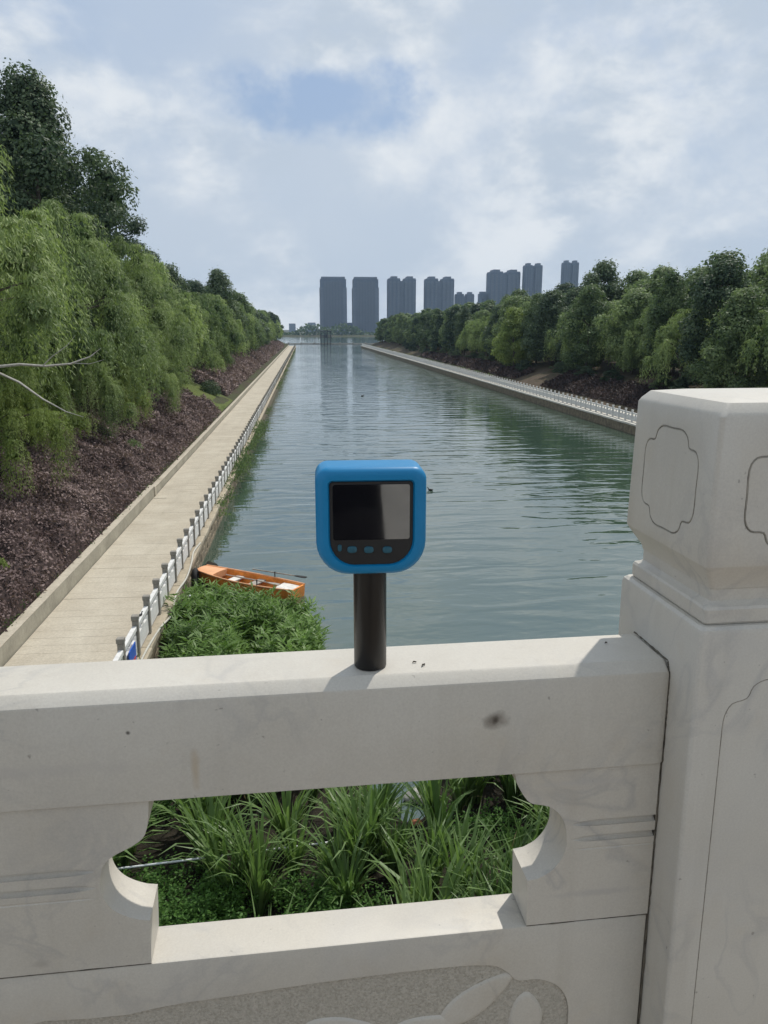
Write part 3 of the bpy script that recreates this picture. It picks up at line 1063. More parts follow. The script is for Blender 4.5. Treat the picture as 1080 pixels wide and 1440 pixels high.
def tuft(name, loc, rad, h, n, leaf, mat, label, cat, seed, group=None):
    g = np_rng(seed)
    d = unit(g.normal(size=(n, 3)))
    d[:, 2] = np.abs(d[:, 2])
    C = d * g.uniform(.4, 1.05, (n, 1)) * np.array([rad, rad, h])
    N = unit(d + g.normal(size=(n, 3)) * .5)
    D = unit(np.cross(N, g.normal(size=(n, 3))) + np.array([0, 0, .4]))
    L = leaf * g.uniform(.7, 1.3, n)
    o = link(name, quads_mesh(name, leaves(C, D, N, L, L * .5), n, np.clip(g.normal(.5, .2, n), 0, 1)), mat)
    o.location = loc
    return tag(o, label, cat, group)


tuft('yellow_shrub', (-8.3, 21.5, zleft(-8.3, 21.5) + 0.45), 0.22, 0.32, 500, 0.08, M['leaf_yellow'], 'small yellow-green shoot poking out of the near purple hedge', 'shrub', 1)
tuft('green_shrub', (-8.9, 41.5, zleft(-8.9, 41.5) + 0.35), 0.6, 0.6, 1400, 0.11, M['leaf_mid'], 'small green shrub in the middle of the long purple hedge', 'shrub', 2)
tuft('round_bush', (-9.3, 80, zleft(-9.3, 80) - 0.1), 1.1, 1.35, 2400, 0.16, M['leaf_dark'], 'round clipped dark bush on the grass gap between the hedges', 'bush', 3)
# grass gap and verges on the left bank
tag(sheet('lawn', [-12, -10.5, -9, -8, -7.35], [70.8 + i * 1.2 for i in range(11)], lambda x, y: zleft(x, y) + 0.03, M['grass']), 'patch of sunlit grass between two purple hedges on the left bank', kind='structure')


# weeds along the foot of the low wall and the canal coping
def weeds(name, spots, mat, label, seed, h=0.25, per=60, leaf=0.10):
    g = np_rng(seed)
    Cs = []
    for (x, y, z, r) in spots:
        c = g.normal(size=(per, 3)) * np.array([r, r * 1.6, h * .5])
        c[:, 2] = np.abs(c[:, 2])
        Cs.append(c + np.array([x, y, z]))
    C = np.concatenate(Cs)
    n = len(C)
    N = unit(g.normal(size=(n, 3)) + np.array([0, 0, .4]))
    D = unit(np.cross(N, g.normal(size=(n, 3))) + np.array([0, 0, .6]))
    L = leaf * g.uniform(.6, 1.4, n)
    o = link(name, quads_mesh(name, leaves(C, D, N, L, L * .4), n, np.clip(g.normal(.5, .2, n), 0, 1)), mat)
    return tag(o, label, 'weeds', kind='stuff')


sp = [(XL + 0.05 + rng.uniform(-.1, .2), y, PZ - rng.uniform(0, .6), 0.16) for y in [34 + rng.uniform(0, 30) for _ in range(30)]]
sp += [(XL + 0.15, 45 + rng.uniform(-4, 5), PZ - rng.uniform(.0, .5), 0.28) for _ in range(22)]
sp += [(XL + 0.2, 62 + rng.uniform(-3, 6), PZ - rng.uniform(.0, .6), 0.32) for _ in range(26)]
sp += [(XL + 0.05, rng.uniform(70, 330), PZ - rng.uniform(.2, .7), 0.3) for _ in range(70)]
weeds('wall_weeds', sp, M['leaf_mid'], 'green weeds growing out of the left canal wall', 4, 0.35, 70, 0.14)
sp = [(-7.42 + rng.uniform(-.1, .05), rng.uniform(12, 75), PZ + 0.45, 0.10) for _ in range(60)]
weeds('verge_weeds', sp, M['leaf_mid'], 'thin weeds between the low wall and the purple hedge', 5, 0.16, 26, 0.09)
sp = [(30.6 + rng.uniform(-.2, .4), rng.uniform(110, 380), PZ + 0.05, 0.5) for _ in range(120)]
weeds('right_verge_weeds', sp, M['leaf_mid'], 'grassy weeds along the right bank path', 6, 0.35, 26, 0.22)

# bleached dead branch sticking out under the left willows
br = empty('dead_branch', (-8.9, 25.2, zleft(-8.9, 25.2)))
tag(br, 'bare bleached dead branch reaching right under the left willows', 'branch')
bz = zleft(-8.9, 25.2)


def ab(pts):
    k = .84                     # the branch hangs a little nearer than the shrubs
    return [(x * k + 8.9, y * k - 25.2, 8.4 + (z - 8.4) * k - bz) for x, y, z in pts]


tube('limb', ab([(-11.6, 30.3, 6.6), (-10.9, 30.1, 7.1), (-10.1, 30, 7.18), (-9.2, 29.9, 7.12), (-8.3, 29.8, 7.2), (-7.6, 29.8, 7.45), (-7.2, 29.8, 7.75)]), [.05, .05, .045, .038, .03, .02, .006], M['dead_wood'], br, 6)
tube('twig', ab([(-9.3, 29.9, 7.12), (-8.9, 29.7, 7.45), (-8.3, 29.6, 7.85), (-8.0, 29.6, 8.2)]), [.018, .014, .009, .004], M['dead_wood'], br, 5)
tube('twig', ab([(-8.2, 29.8, 7.22), (-7.6, 29.7, 7.2), (-7.1, 29.7, 7.35)]), [.014, .010, .004], M['dead_wood'], br, 5)
tube('lower_limb', ab([(-11.2, 30.2, 7.0), (-10.2, 30, 6.55), (-9.4, 29.9, 5.95), (-8.6, 29.8, 5.5), (-8.0, 29.8, 5.3)]), [.04, .034, .026, .016, .006], M['dead_wood'], br, 6)

# pale road beyond the right trees
rd = box('road', 52.5, 60, -40, YEND, 3.0, 3.95, M['concrete_pale'])
tag(rd, 'pale sunlit road seen in gaps between the right bank tree trunks', kind='structure')

# ------------------------------------------------------------------ marsh below the bridge
mud_out = smooth_loop([(-3.95, 27.2, 0), (-2.6, 26.4, 0), (-1.2, 25.4, 0), (-0.3, 23.6, 0), (0.3, 21.0, 0), (0.2, 18, 0), (0.5, 15.5, 0), (1.0, 13.6, 0), (1.35, 12.5, 0), (1.75, 12.2, 0), (2.1, 12.7, 0), (2.5, 14.2, 0), (4.0, 15.4, 0), (7, 15.2, 0), (10, 13, 0), (12, 6, 0), (6, 3, 0), (-3.95, 3, 0)], 4)


def inside(x, y, poly):
    c = False
    j = len(poly) - 1
    for i in range(len(poly)):
        xi, yi, xj, yj = poly[i][0], poly[i][1], poly[j][0], poly[j][1]
        if (yi > y) != (yj > y) and x < (xj - xi) * (y - yi) / (yj - yi) + xi:
            c = not c
        j = i
    return c


bm = bmesh.new()
lo = [bm.verts.new((p.x * 1.0 + (p.x - 2) * 0.02, p.y + (0.25 if p.y > 10 else -.2), -0.25)) for p in mud_out]
hi = [bm.verts.new((p.x, p.y, 0.05 + 0.05 * mnoise.noise(Vector((p.x, p.y, 0))))) for p in mud_out]
n = len(hi)
for i in range(n):
    bm.faces.new((lo[i], lo[(i + 1) % n], hi[(i + 1) % n], hi[i]))
f = bm.faces.new(hi)
bmesh.ops.triangulate(bm, faces=[f])
tag(link('mud_flat', mesh_bm('mud_flat', bm), M['mud']), 'dark wet mud under the waterside plants below the bridge', kind='structure')


def blades(name, clumps, mat, label, seed, nb=26, Lr=(0.55, 1.05), W=0.026, up=1.0, part=None):
    """arching strap leaves, four cross sections each"""
    g = np_rng(seed)
    V, rnd = [], []
    for (x, y, z, s) in clumps:
        tone = g.uniform(-.22, .22)
        lean = g.normal(size=2) * 0.18
        for b in range(int(nb * g.uniform(.7, 1.3))):
            a = g.uniform(0, 2 * math.pi)
            L = s * g.uniform(*Lr)
            bend = g.uniform(0.25, 1.25) if g.random() < .75 else g.uniform(1.2, 1.9)
            w = W * g.uniform(.7, 1.35) * s ** 0.5
            d = np.array([math.cos(a), math.sin(a)])
            side = np.array([-d[1], d[0], 0]) * w / 2
            twist = g.normal() * 0.35
            side = side + np.array([d[0], d[1], .6]) * (w / 2) * twist
            p0 = np.array([x, y, z]) + np.append(d * g.uniform(0, .07), -0.03)
            pts = []
            ang = g.uniform(0.03, 0.30)
            p = p0.copy()
            ns = 5
            for k in range(ns + 1):
                pts.append(p.copy())
                st = L / ns
                p = p + np.array([d[0] * math.sin(ang) + lean[0] * .3, d[1] * math.sin(ang) + lean[1] * .3, math.cos(ang) * up]) * st
                ang += bend / ns * (0.5 + k * 0.34)
            ws = [0.8, 1.0, 0.95, 0.75, 0.45, 0.04]
            t = np.clip(g.normal(.48, .16) + tone, 0, 1)
            for k in range(ns):
                V += [pts[k] - side * ws[k], pts[k] + side * ws[k], pts[k + 1] + side * ws[k + 1], pts[k + 1] - side * ws[k + 1]]
                rnd.append(min(1, t + 0.04 * k))
    n = len(rnd)
    o = link(name, quads_mesh(name, np.array(V), n, np.array(rnd)), mat)
    return tag(o, label, kind='stuff')


rng = random.Random(9)
cl_sedge, cl_fine = [], []
tries = 0
while len(cl_sedge) < 230 and tries < 6000:
    tries += 1
    x, y = rng.uniform(-3.8, 7), rng.uniform(7.5, 16.5)
    if not inside(x, y, mud_out):
        continue
    fine = mnoise.noise(Vector((x * 0.55, y * 0.55, 3.3))) + (0.35 if (x < 0.4 and y < 11.2) else 0) > 0.38
    if fine:
        cl_fine.append((x, y, 0.05, rng.uniform(.7, 1.2)))
    else:
        cl_sedge.append((x, y, 0.04, rng.uniform(.75, 1.2)))
blades('sedge_bed', cl_sedge, M['leaf_reed'], 'dense strap-leaved green sedge in the marsh seen through the railing opening', 5, 34, (.9, 1.65), 0.058)
blades('dry_sedge', [c for i, c in enumerate(cl_sedge) if i % 5 == 0], M['leaf_dry'], 'scattered straw-coloured dead blades among the green sedge', 6, 4, (.4, .9), 0.02)


def herb(name, clumps, mat, label, seed, stems=14, h=0.42, leaf=0.05):
    g = np_rng(seed)
    C, D, N, rn = [], [], [], []
    for (x, y, z, s) in clumps:
        tone = g.uniform(-.2, .2)
        for k in range(stems):
            a = g.uniform(0, 6.28)
            r = g.uniform(0, .38) * s
            hh = h * s * g.uniform(.6, 1.2)
            m = 26
            t = g.uniform(0.15, 1, m)
            b = np.stack([x + r * math.cos(a) * (1 + .3 * t), y + r * math.sin(a) * (1 + .3 * t), z + hh * t], 1)
            th = g.uniform(0, 6.28, m)
            dd = np.stack([np.cos(th), np.sin(th), g.uniform(-.1, .7, m)], 1)
            C.append(b + dd * .02); D.append(dd); N.append(np.stack([g.normal(size=m) * .4, g.normal(size=m) * .4, np.ones(m)], 1))
            rn.append(np.clip(g.normal(.5, .15, m) + tone, 0, 1))
    C = np.concatenate(C); D = np.concatenate(D); N = np.concatenate(N)
    n = len(C)
    L = leaf * g.uniform(.6, 1.4, n)
    o = link(name, quads_mesh(name, leaves(C, D, N, L, L * .5), n, np.concatenate(rn)), mat)
    return tag(o, label, kind='stuff')


herb('fine_leaf_herbs', cl_fine[:60] + [(rng.uniform(-2.6, -1.0), rng.uniform(9.3, 10.6), .05, rng.uniform(.9, 1.4)) for _ in range(20)] + [(rng.uniform(-.6, .6), rng.uniform(9.3, 10.4), .05, rng.uniform(.9, 1.4)) for _ in range(12)], M['leaf_fern'],
     'low bright green fine-leaved herbs between the sedge clumps', 7, 16, 0.40, 0.055)

# cane-like plants between the boat and the bridge
cane = []
tries = 0
while len(cane) < 360 and tries < 8000:
    tries += 1
    x, y = rng.uniform(-3.75, 0.3), rng.uniform(15.5, 26.4)
    if y < 26.55 - .65 * (x + 3.66) - 1.75 and inside(x + 0.12, y + 0.1, mud_out):
        cane.append((x, y, .03, min(1.0, .38 + .17 * (26.55 - .65 * (x + 3.66) - 1.0 - y)) * rng.uniform(.7, 1.1) * (1.05 + 1.1 * mnoise.noise(Vector((x * 1.1, y * .9, 2)))) * (1.05 if x > -3.0 else .85)))


def canes(name, clumps, mat, label, seed):
    g = np_rng(seed)
    C, D, N, rn, Ls = [], [], [], [], []
    for (x, y, z, s) in clumps:
        tone = g.uniform(-.25, .25)
        for k in range(4):
            lean = g.normal(size=2) * .22
            h = s * g.uniform(.5, 1.0)
            m = 24
            t = np.sort(g.uniform(.12, 1, m))
            b = np.stack([x + g.normal() * .12 + lean[0] * t, y + g.normal() * .12 + lean[1] * t, z + h * t], 1)
            th = g.uniform(0, 6.28, m)
            dd = np.stack([np.cos(th), np.sin(th), g.uniform(.1, .9, m)], 1)
            C.append(b); D.append(dd); N.append(np.stack([g.normal(size=m) * .3, g.normal(size=m) * .3, np.ones(m)], 1))
            rn.append(np.clip(g.normal(.5, .15, m) + tone, 0, 1)); Ls.append(g.uniform(.16, .36, m))
    C = np.concatenate(C); D = np.concatenate(D); N = np.concatenate(N); L = np.concatenate(Ls)
    n = len(C)
    o = link(name, quads_mesh(name, leaves(C, D, N, L, L * .2), n, np.concatenate(rn)), mat)
    return tag(o, label, kind='stuff')


canes('cane_thicket', cane, M['leaf_cane'], 'lush thicket of leafy green water plants in front of the orange boat', 8)
blades('cane_edge_reeds', [c for i, c in enumerate(cane) if i % 3 == 0], M['leaf_cane'], 'arching reed blades along the edge of the plant thicket by the boat', 9, 8, (.45, .85), 0.03)

# white pipe lying through the sedge, rubble at the water's edge
pp = tube('plastic_pipe', [(-4.0, 10.62, 0.40), (-3.0, 10.80, 0.50), (-1.3, 11.0, 0.48), (0.4, 11.2, 0.46), (0.9, 11.3, 0.30), (1.3, 11.4, .1)], 0.017, M['pvc'], None, 8)
tag(pp, 'thin white plastic pipe lying across the sedge under the bridge', 'pipe')
for i, (x, y, s, lab) in enumerate(((1.35, 12.6, .20, 'grey stone at the left of the small water gap in the sedge'), (1.9, 12.95, .26, 'largest grey stone in the small water gap in the sedge'), (2.15, 12.5, .15, 'small grey stone right of the water gap in the sedge'))):
    bm = bmesh.new()
    bmesh.ops.create_icosphere(bm, subdivisions=3, radius=1)
    for v in bm.verts:
        v.co *= 1 + .25 * mnoise.noise(v.co * 1.7 + Vector((i * 5, 0, 0)))
        v.co = Vector((v.co.x * s, v.co.y * s * .8, v.co.z * s * .5))
    o = link('stone', mesh_bm('stone', bm, True), M['stone'])
    o.location = (x, y, .06)
    tag(o, lab, 'stone')
o = link('broken_brick', mesh_bm('broken_brick', box_bm(-.12, .12, -.06, .06, 0, .055, .008)), M['brick'])
o.location = (1.72, 12.1, .07); o.rotation_euler = (.3, .2, .5)
tag(o, 'broken red brick on the mud beside the small water gap', 'brick')

# ------------------------------------------------------------------ boat
def boat():
    # local x from bow (0) to stern (L)
    Lb = 3.95
    r = empty('rowing_boat', (-3.66, 26.55, 0))
    r.rotation_euler = (0, 0, R(-33))
    tag(r, 'small orange rowing boat with white seats moored behind the waterside plants', 'boat')
    ns = 17

    def sec(t):
        hb = 0.52 * math.sin(math.pi * min(1, 0.16 + t * .68)) ** .8 if t < .5 else 0.52 * (1 - .30 * ((t - .5) / .5) ** 2)
        hb = max(hb, .20)
        sheer = 0.33 + .14 * (1 - t) ** 2.2 + .03 * t * t
        keel = -0.12 + .22 * (1 - t) ** 5
        return hb, sheer, keel
    bm = bmesh.new()
    prof = [(-1, 1), (-.93, .45), (-.78, .08), (-.4, 0), (0, -.03), (.4, 0), (.78, .08), (.93, .45), (1, 1)]
    out = []
    for i in range(ns):
        t = i / (ns - 1)
        hb, sh, k = sec(t)
        out.append([bm.verts.new((t * Lb, u * hb, k + (sh - k) * max(0, w))) for u, w in prof])
    for a, b in zip(out, out[1:]):
        for j in range(len(prof) - 1):
            bm.faces.new((a[j], a[j + 1], b[j + 1], b[j]))
    bm.faces.new(out[0][::-1])
    bm.faces.new(out[-1])
    inn = []
    for i in range(ns):
        t = i / (ns - 1)
        hb, sh, k = sec(t)
        x = min(max(t * Lb, .06), Lb - .06)
        inn.append([bm.verts.new((x, u * (hb - .045), k + .05 + (sh - k - .05) * max(0, w))) for u, w in prof])
    for a, b in zip(inn, inn[1:]):
        for j in range(len(prof) - 1):
            bm.faces.new((a[j + 1], a[j], b[j], b[j + 1]))
    bm.faces.new(inn[0]); bm.faces.new(inn[-1][::-1])
    for rows in ((0,), (len(prof) - 1,)):
        j = rows[0]
        for i in range(ns - 1):
            bm.faces.new((out[i][j], out[i + 1][j], inn[i + 1][j], inn[i][j]))
    for e in (0, -1):
        bm.faces.new((out[e][0], out[e][-1], inn[e][-1], inn[e][0])) if True else None
    hull = link('hull', mesh_bm('hull', bm, True, 35), M['boat_orange'], r)
    for s in (-1, 1):
        pts = []
        for i in range(ns):
            hb, sh, k = sec(i / (ns - 1))
            pts.append((i / (ns - 1) * Lb, s * hb, sh + .012))
        tube('gunwale', pts, .030, M['boat_deck'], r, 8)
    # fore deck
    bm = bmesh.new()
    ring = []
    for i in range(5):
        t = i / 4 * .20
        hb, sh, k = sec(t)
        ring.append([bm.verts.new((t * Lb, u * (hb - .01), sh + .01 + .03 * (1 - u * u))) for u in (-1, -.5, 0, .5, 1)])
    for a, b in zip(ring, ring[1:]):
        for j in range(4):
            bm.faces.new((a[j], a[j + 1], b[j + 1], b[j]))
    lowr = [bm.verts.new(v.co + Vector((0, 0, -.22))) for v in ring[-1]]
    for j in range(4):
        bm.faces.new((ring[-1][j], ring[-1][j + 1], lowr[j + 1], lowr[j]))
    link('fore_deck', mesh_bm('fore_deck', bm), M['boat_deck'], r)
    for t, w, z, m in ((.34, .30, .20, 'boat_seat'), (.56, .28, .20, 'oar_wood'), (.88, .70, .24, 'boat_seat')):
        hb, sh, k = sec(t)
        box('seat', t * Lb - w / 2, t * Lb + w / 2, -hb + .06, hb - .06, z, z + .06, M[m], hull, .012)
    for s in (-1, 1):
        hb, sh, k = sec(.68)
        tube('rowlock', [(.68 * Lb, s * hb, sh), (.68 * Lb, s * hb, sh + .10), (.68 * Lb, s * hb, sh + .22)], [.02, .018, .026], M['dark_steel'], hull, 6)
    return r


boat()


def oar(p0, p1, blade, label):
    p0, p1 = Vector(p0), Vector(p1)
    r = empty('oar', p0)
    tag(r, label, 'oar', 'oars of the orange boat')
    d = p1 - p0
    tube('shaft', [(0, 0, 0), tuple(d * .5), tuple(d * .80)], [.022, .024, .02], M['oar_wood'], r, 8)
    side = d.cross(Vector((0, 0, 1))).normalized()
    bm = bmesh.new()
    pts = []
    for t, w in ((.78, .02), (.84, .055), (.93, .075), (1.0, .06)):
        pts.append((d * t + side * w, d * t - side * w))
    th = Vector((0, 0, .012))
    top = [(bm.verts.new(a + th), bm.verts.new(b + th)) for a, b in pts]
    bot = [(bm.verts.new(a - th), bm.verts.new(b - th)) for a, b in pts]
    for i in range(3):
        bm.faces.new((top[i][0], top[i + 1][0], top[i + 1][1], top[i][1]))
        bm.faces.new((bot[i][1], bot[i + 1][1], bot[i + 1][0], bot[i][0]))
        bm.faces.new((top[i][0], bot[i][0], bot[i + 1][0], top[i + 1][0]))
        bm.faces.new((top[i][1], top[i + 1][1], bot[i + 1][1], bot[i][1]))
    bm.faces.new((top[0][0], top[0][1], bot[0][1], bot[0][0])); bm.faces.new((top[3][0], bot[3][0], bot[3][1], top[3][1]))
    link('blade', mesh_bm('blade', bm), M['black_rubber'] if blade else M['oar_wood'], r)


oar((-1.9, 26.05, .52), (-0.10, 25.0, .50), True, 'grey oar laid along the boat with a dark blade past the stern')
oar((-2.75, 25.75, .44), (-.95, 24.5, .44), False, 'pale wooden oar resting inside the orange boat')

# mooring odds and ends by the wall
hp = smooth_loop([(XL + .02, 28.2, PZ + .05), (XL - .06, 27, PZ + .05), (XL + .05, 25.6, PZ + .04), (XL + .08, 24.2, PZ - .02), (XL + .03, 22.6, PZ + .04), (XL + .10, 21.2, PZ - .10), (XL + .04, 19.8, PZ + .04), (XL - .03, 18, PZ + .05), (XL + .02, 16, PZ + .05)], 5, False)
tag(tube('hose', hp, .028, M['hose'], None, 8), 'pale hose lying along the coping of the left canal wall', 'hose')
bm = tube_bm([(0, .27 * math.cos(a), .27 * math.sin(a)) for a in [2 * math.pi * k / 22 for k in range(22)]], .085, 10, None, True)
o = link('tyre_fender', mesh_bm('tyre_fender', bm, True), M['black_rubber'])
o.location = (XL + .12, 25.9, .30)
tag(o, 'black tyre hanging on the canal wall beside the bow of the boat', 'tyre')
bm = lathe_bm([(.001, 0), (.035, .002), (.038, .02), (.038, .15), (.018, .20), (.014, .23), (.001, .232)], 14)
o = link('plastic_bottle', mesh_bm('plastic_bottle', bm, True, 50), M['pvc'])
o.location = (-3.55, 22.7, .75); o.rotation_euler = (1.2, .3, .4)
tag(o, 'small white plastic bottle caught in the green thicket', 'bottle')
bs = empty('notice_board', (-4.02, 17.35, PZ + .12))
tag(bs, 'blue board fixed to the nearest panel of the left fence', 'sign')
box('board', -.012, .012, -.38, .30, 0, .44, M['sign_blue'], bs, .004)
box('red_band', .0125, .016, -.30, .22, .06, .13, M['sign_red'], bs)


def waterbird(name, loc, rz, s, label, cat='bird'):
    bm = bmesh.new()
    pts = [(-.20, 0, .09), (-.15, 0, .075), (-.06, 0, .06), (.04, 0, .06), (.12, 0, .075), (.16, 0, .12), (.18, 0, .17), (.21, 0, .20), (.25, 0, .195), (.30, 0, .185)]
    tube_bm([tuple(c * s for c in p) for p in pts], [r * s for r in (.008, .045, .075, .08, .062, .036, .030, .036, .026, .006)], 12, bm)
    o = link(name, mesh_bm(name, bm, True), M['bird'])
    o.location = loc
    o.rotation_euler = (0, 0, rz)
    return tag(o, label, cat)


waterbird('waterbird', (6.55, 41.3, -.01), 2.6, .75, 'small dark bird on the water just right of the blue instrument')
waterbird('waterbird', (7.3, 103, -.01), .4, 1.0, 'tiny dark bird swimming in the middle of the canal far off')
waterbird('perched_bird', (-4.1, 18.75, PZ + .77), 1.2, .42, 'small dark brown bird perched on the left fence rail near the bridge')

# ------------------------------------------------------------------ lake end: weir, gate tower, skyline
wr = empty('weir', (12, 470, 0))
tag(wr, 'long low dark weir crossing the lake mouth', 'weir')
box('sill', -90, 120, -1, 1, -.6, .55, M['concrete_grey'], wr, .05)
for i in range(28):
    box('pier', -88 + i * 7.4, -87.2 + i * 7.4, -1.3, 1.3, -.6, 1.0, M['concrete_grey'], wr)
gt = empty('gate_tower', (12.3, 466, 0))
tag(gt, 'small dark sluice gate tower on stilts standing in the lake mouth', 'sluice tower')
for sx in (-2.7, -.9, .9, 2.7):
    for sy in (-1.6, 1.6):
        box('stilt', sx - .16, sx + .16, sy - .16, sy + .16, -1, 7.2, M['dark_steel'], gt)
box('deck', -3.3, 3.3, -2.1, 2.1, 3.6, 4.0, M['dark_steel'], gt)
box('roof', -3.6, 3.6, -2.4, 2.4, 7.2, 7.7, M['dark_steel'], gt, .1)
box('hoist', -1.2, 1.2, -.7, .7, 4.0, 5.4, M['dark_steel'], gt, .1)
for sx in (-3.2, 3.2):
    box('end_parapet', sx - .05, sx + .05, -2.1, 2.1, 4.0, 4.9, M['dark_steel'], gt)
box('front_parapet', -3.15, 3.15, -2.1, -2.0, 4.4, 4.9, M['dark_steel'], gt)


def tower(x0, x1, y, h, label, style):
    w = x1 - x0
    d = w * 0.62
    r = empty('apartment_tower', ((x0 + x1) / 2, y, 1.5))
    tag(r, label, 'tower', 'towers across the lake')
    hw = w / 2
    if style == 'slab':
        box('wall', -hw + .8, hw - .8, 0, d, 0, h - 3, M['tower_wall'], r)
        box('roof', -hw + 2.2, hw - 2.2, 1.2, d - 1, h - 2.99, h, M['tower_trim'], r, .4)
        box('corner_block', -hw, -hw + 5, -.7, d + .7, 0, h - 14, M['tower_trim'], r)
        box('corner_block', hw - 5, hw, -.7, d + .7, 0, h - 14, M['tower_trim'], r)
        cols = [(-hw + 6 + k * (w - 12) / 6, (w - 12) / 6 * .55) for k in range(6)]
    else:
        g = w * .07
        box('wall', -hw, -g, 0, d, 0, h - 4, M['tower_wall'], r)
        box('wall', g, hw, 0, d, 0, h - 4, M['tower_wall'], r)
        box('link_wall', -g + .01, g - .01, 2.2, d - 1, 0, h - 6, M['tower_trim'], r)
        for s in (-1, 1):
            c = s * (g + hw) / 2
            q = (hw - g) / 2
            box('roof', c - q * .94, c + q * .94, .4, d - .4, h - 3.99, h - 2.6, M['tower_trim'], r)
            box('lift_house', c - q * .5, c + q * .5, 1.4, d - 2, h - 2.59, h, M['tower_trim'], r)
        cols = [(s * (g + (hw - g) * t) - (hw - g) * .09, (hw - g) * .18) for s in (-1, 1) for t in (.15, .5, .83)]
    for cx, cw in cols:
        box('bay', cx, cx + cw, -.55, -.001, 3, h - 6, M['tower_trim'], r)
    bm = bmesh.new()
    nf = int((h - 8) / 3.1)
    for k in range(nf):
        z = 4 + k * 3.1
        for i, (cx, cw) in enumerate(cols):
            nxt = cols[i + 1][0] if i + 1 < len(cols) else hw - (5.2 if style == 'slab' else .4)
            a, b = cx + cw + .2, nxt - .2
            if b - a > .6 and not (style != 'slab' and a < 0 < b):
                box_bm(a, b, -.12, -.02, z, z + 1.7, 0, 1, bm)
            box_bm(cx + .25, cx + cw - .25, -.66, -.56, z, z + 1.6, 0, 1, bm)
    o = link('window_panes', mesh_bm('window_panes', bm), M['tower_glass'], r)
    o['kind'] = 'stuff'
    return r


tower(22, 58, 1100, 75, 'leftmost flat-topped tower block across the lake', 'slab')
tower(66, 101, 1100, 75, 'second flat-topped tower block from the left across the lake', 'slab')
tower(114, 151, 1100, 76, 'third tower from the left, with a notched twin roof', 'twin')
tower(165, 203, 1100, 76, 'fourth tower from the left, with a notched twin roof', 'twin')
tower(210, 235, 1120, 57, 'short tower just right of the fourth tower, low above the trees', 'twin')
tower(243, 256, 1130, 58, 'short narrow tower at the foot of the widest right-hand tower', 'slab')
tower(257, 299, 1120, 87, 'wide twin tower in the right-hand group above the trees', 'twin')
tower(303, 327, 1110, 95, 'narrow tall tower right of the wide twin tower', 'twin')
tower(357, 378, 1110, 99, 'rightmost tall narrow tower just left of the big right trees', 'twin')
pd = box('podium_building', 58.2, 65.8, 1103, 1125, 1, 17, M['tower_wall'])
tag(pd, 'low podium joining the two leftmost towers', 'building')
tag(box('low_building', 24, 99, 1096.5, 1099, 1, 6.5, M['tower_trim']), 'long low terrace at the foot of the two leftmost towers', 'building')
for x, w, y, h, lab in ((-70, 22, 1900, 27, 'faint distant block left of the gate tower'), (-28, 16, 2000, 22, 'faint smaller distant block above the far tree line'), (20, 20, 2100, 25, 'faint distant block beside the leftmost tower'), (118, 30, 1500, 34, 'faint pale building between the second and third towers')):
    tag(box('distant_building', x - w / 2, x + w / 2, y, y + 20, 1, h, M['tower_trim']), lab, 'building')
# far tree line round the lake: one mass
g = np_rng(70)
n = 9000
x = g.uniform(-420, 420, n)
hh = 8 + 4.5 * np.sin(x * .05) + 3 * np.sin(x * .13 + 1)
C = np.stack([x, 975 + g.uniform(-8, 14, n), 1 + g.uniform(0, 1, n) ** .8 * hh], 1)
N = unit(g.normal(size=(n, 3)) + np.array([0, -.6, .5]))
D = unit(np.cross(N, g.normal(size=(n, 3))))
L = g.uniform(2.2, 4.5, n)
tag(link('far_tree_line', quads_mesh('far_tree_line', leaves(C, D, N, L, L * .8), n, g.uniform(0, 1, n)), M['leaf_dark']), 'hazy line of trees on the far lake shore', kind='stuff')

# ------------------------------------------------------------------ the bridge: deck and marble balustrade
RZ = R(2.0)                     # the railing stands two degrees off square to the canal
cR, sR = math.cos(RZ), math.sin(RZ)


def rail_world(u, v, w):
    return (u * cR - v * sR, u * sR + v * cR, CAMZ + w)


DECK = -1.42
dk = empty('bridge_deck', rail_world(0, -3, DECK), RZ)
tag(dk, 'stone deck of the bridge', kind='structure')
box('deck_slab', -24, 46, -8, 4.10, -.9, 0, M['deck'], dk)

box('reflection_parapet', -24, 46, -.70, -.52, 0, 1.0, M['white_paint'], dk, .02)  # unseen behind the camera, added so the screen reflects something pale

OFF = (-0.4, 0.84, DECK + .02)  # root of the balustrade panel, rail frame
STAINS = [(0.232, -0.427, .0045, .0055, (0.008, 0.007, 0.006), 1.0), (0.232, -0.427, .016, .013, (0.10, 0.08, 0.06), .75), (-0.166, -0.414, .0028, .0028, (0.06, 0.05, 0.04), .9),
          (-0.099, -0.462, .006, .03, (0.42, 0.33, 0.22), .55), (-0.33, -0.452, .22, .010, (0.45, 0.42, 0.38), .55), (0.02, -.44, .05, .012, (0.50, .46, .40), .3)]
M['marble_rail'] = marble('white_marble_handrail', OFF, STAINS)
M['marble'] = marble('white_marble', OFF, [(0.36, -.665, .07, .006, (.40, .38, .36), .5), (-.28, -.69, .012, .006, (.35, .32, .28), .5), (.34, -.515, .08, .005, (.45, .43, .40), .5)])
M['marble_post'] = marble('grey_veined_marble', (0, 0, 0), [])
bal = empty('balustrade', rail_world(*OFF), RZ)
tag(bal, 'white marble bridge balustrade with an open panel under its handrail', 'balustrade')


def lo_(u, v, w):
    return (u - OFF[0], v - OFF[1], w - OFF[2])


def lbox(name, u0, u1, v0, v1, w0, w1, mat, bev=0.0, seg=2, parent=None):
    a, b = lo_(u0, v0, w0), lo_(u1, v1, w1)
    return box(name, a[0], b[0], a[1], b[1], a[2], b[2], mat, parent or bal, bev, seg, bev > 0)


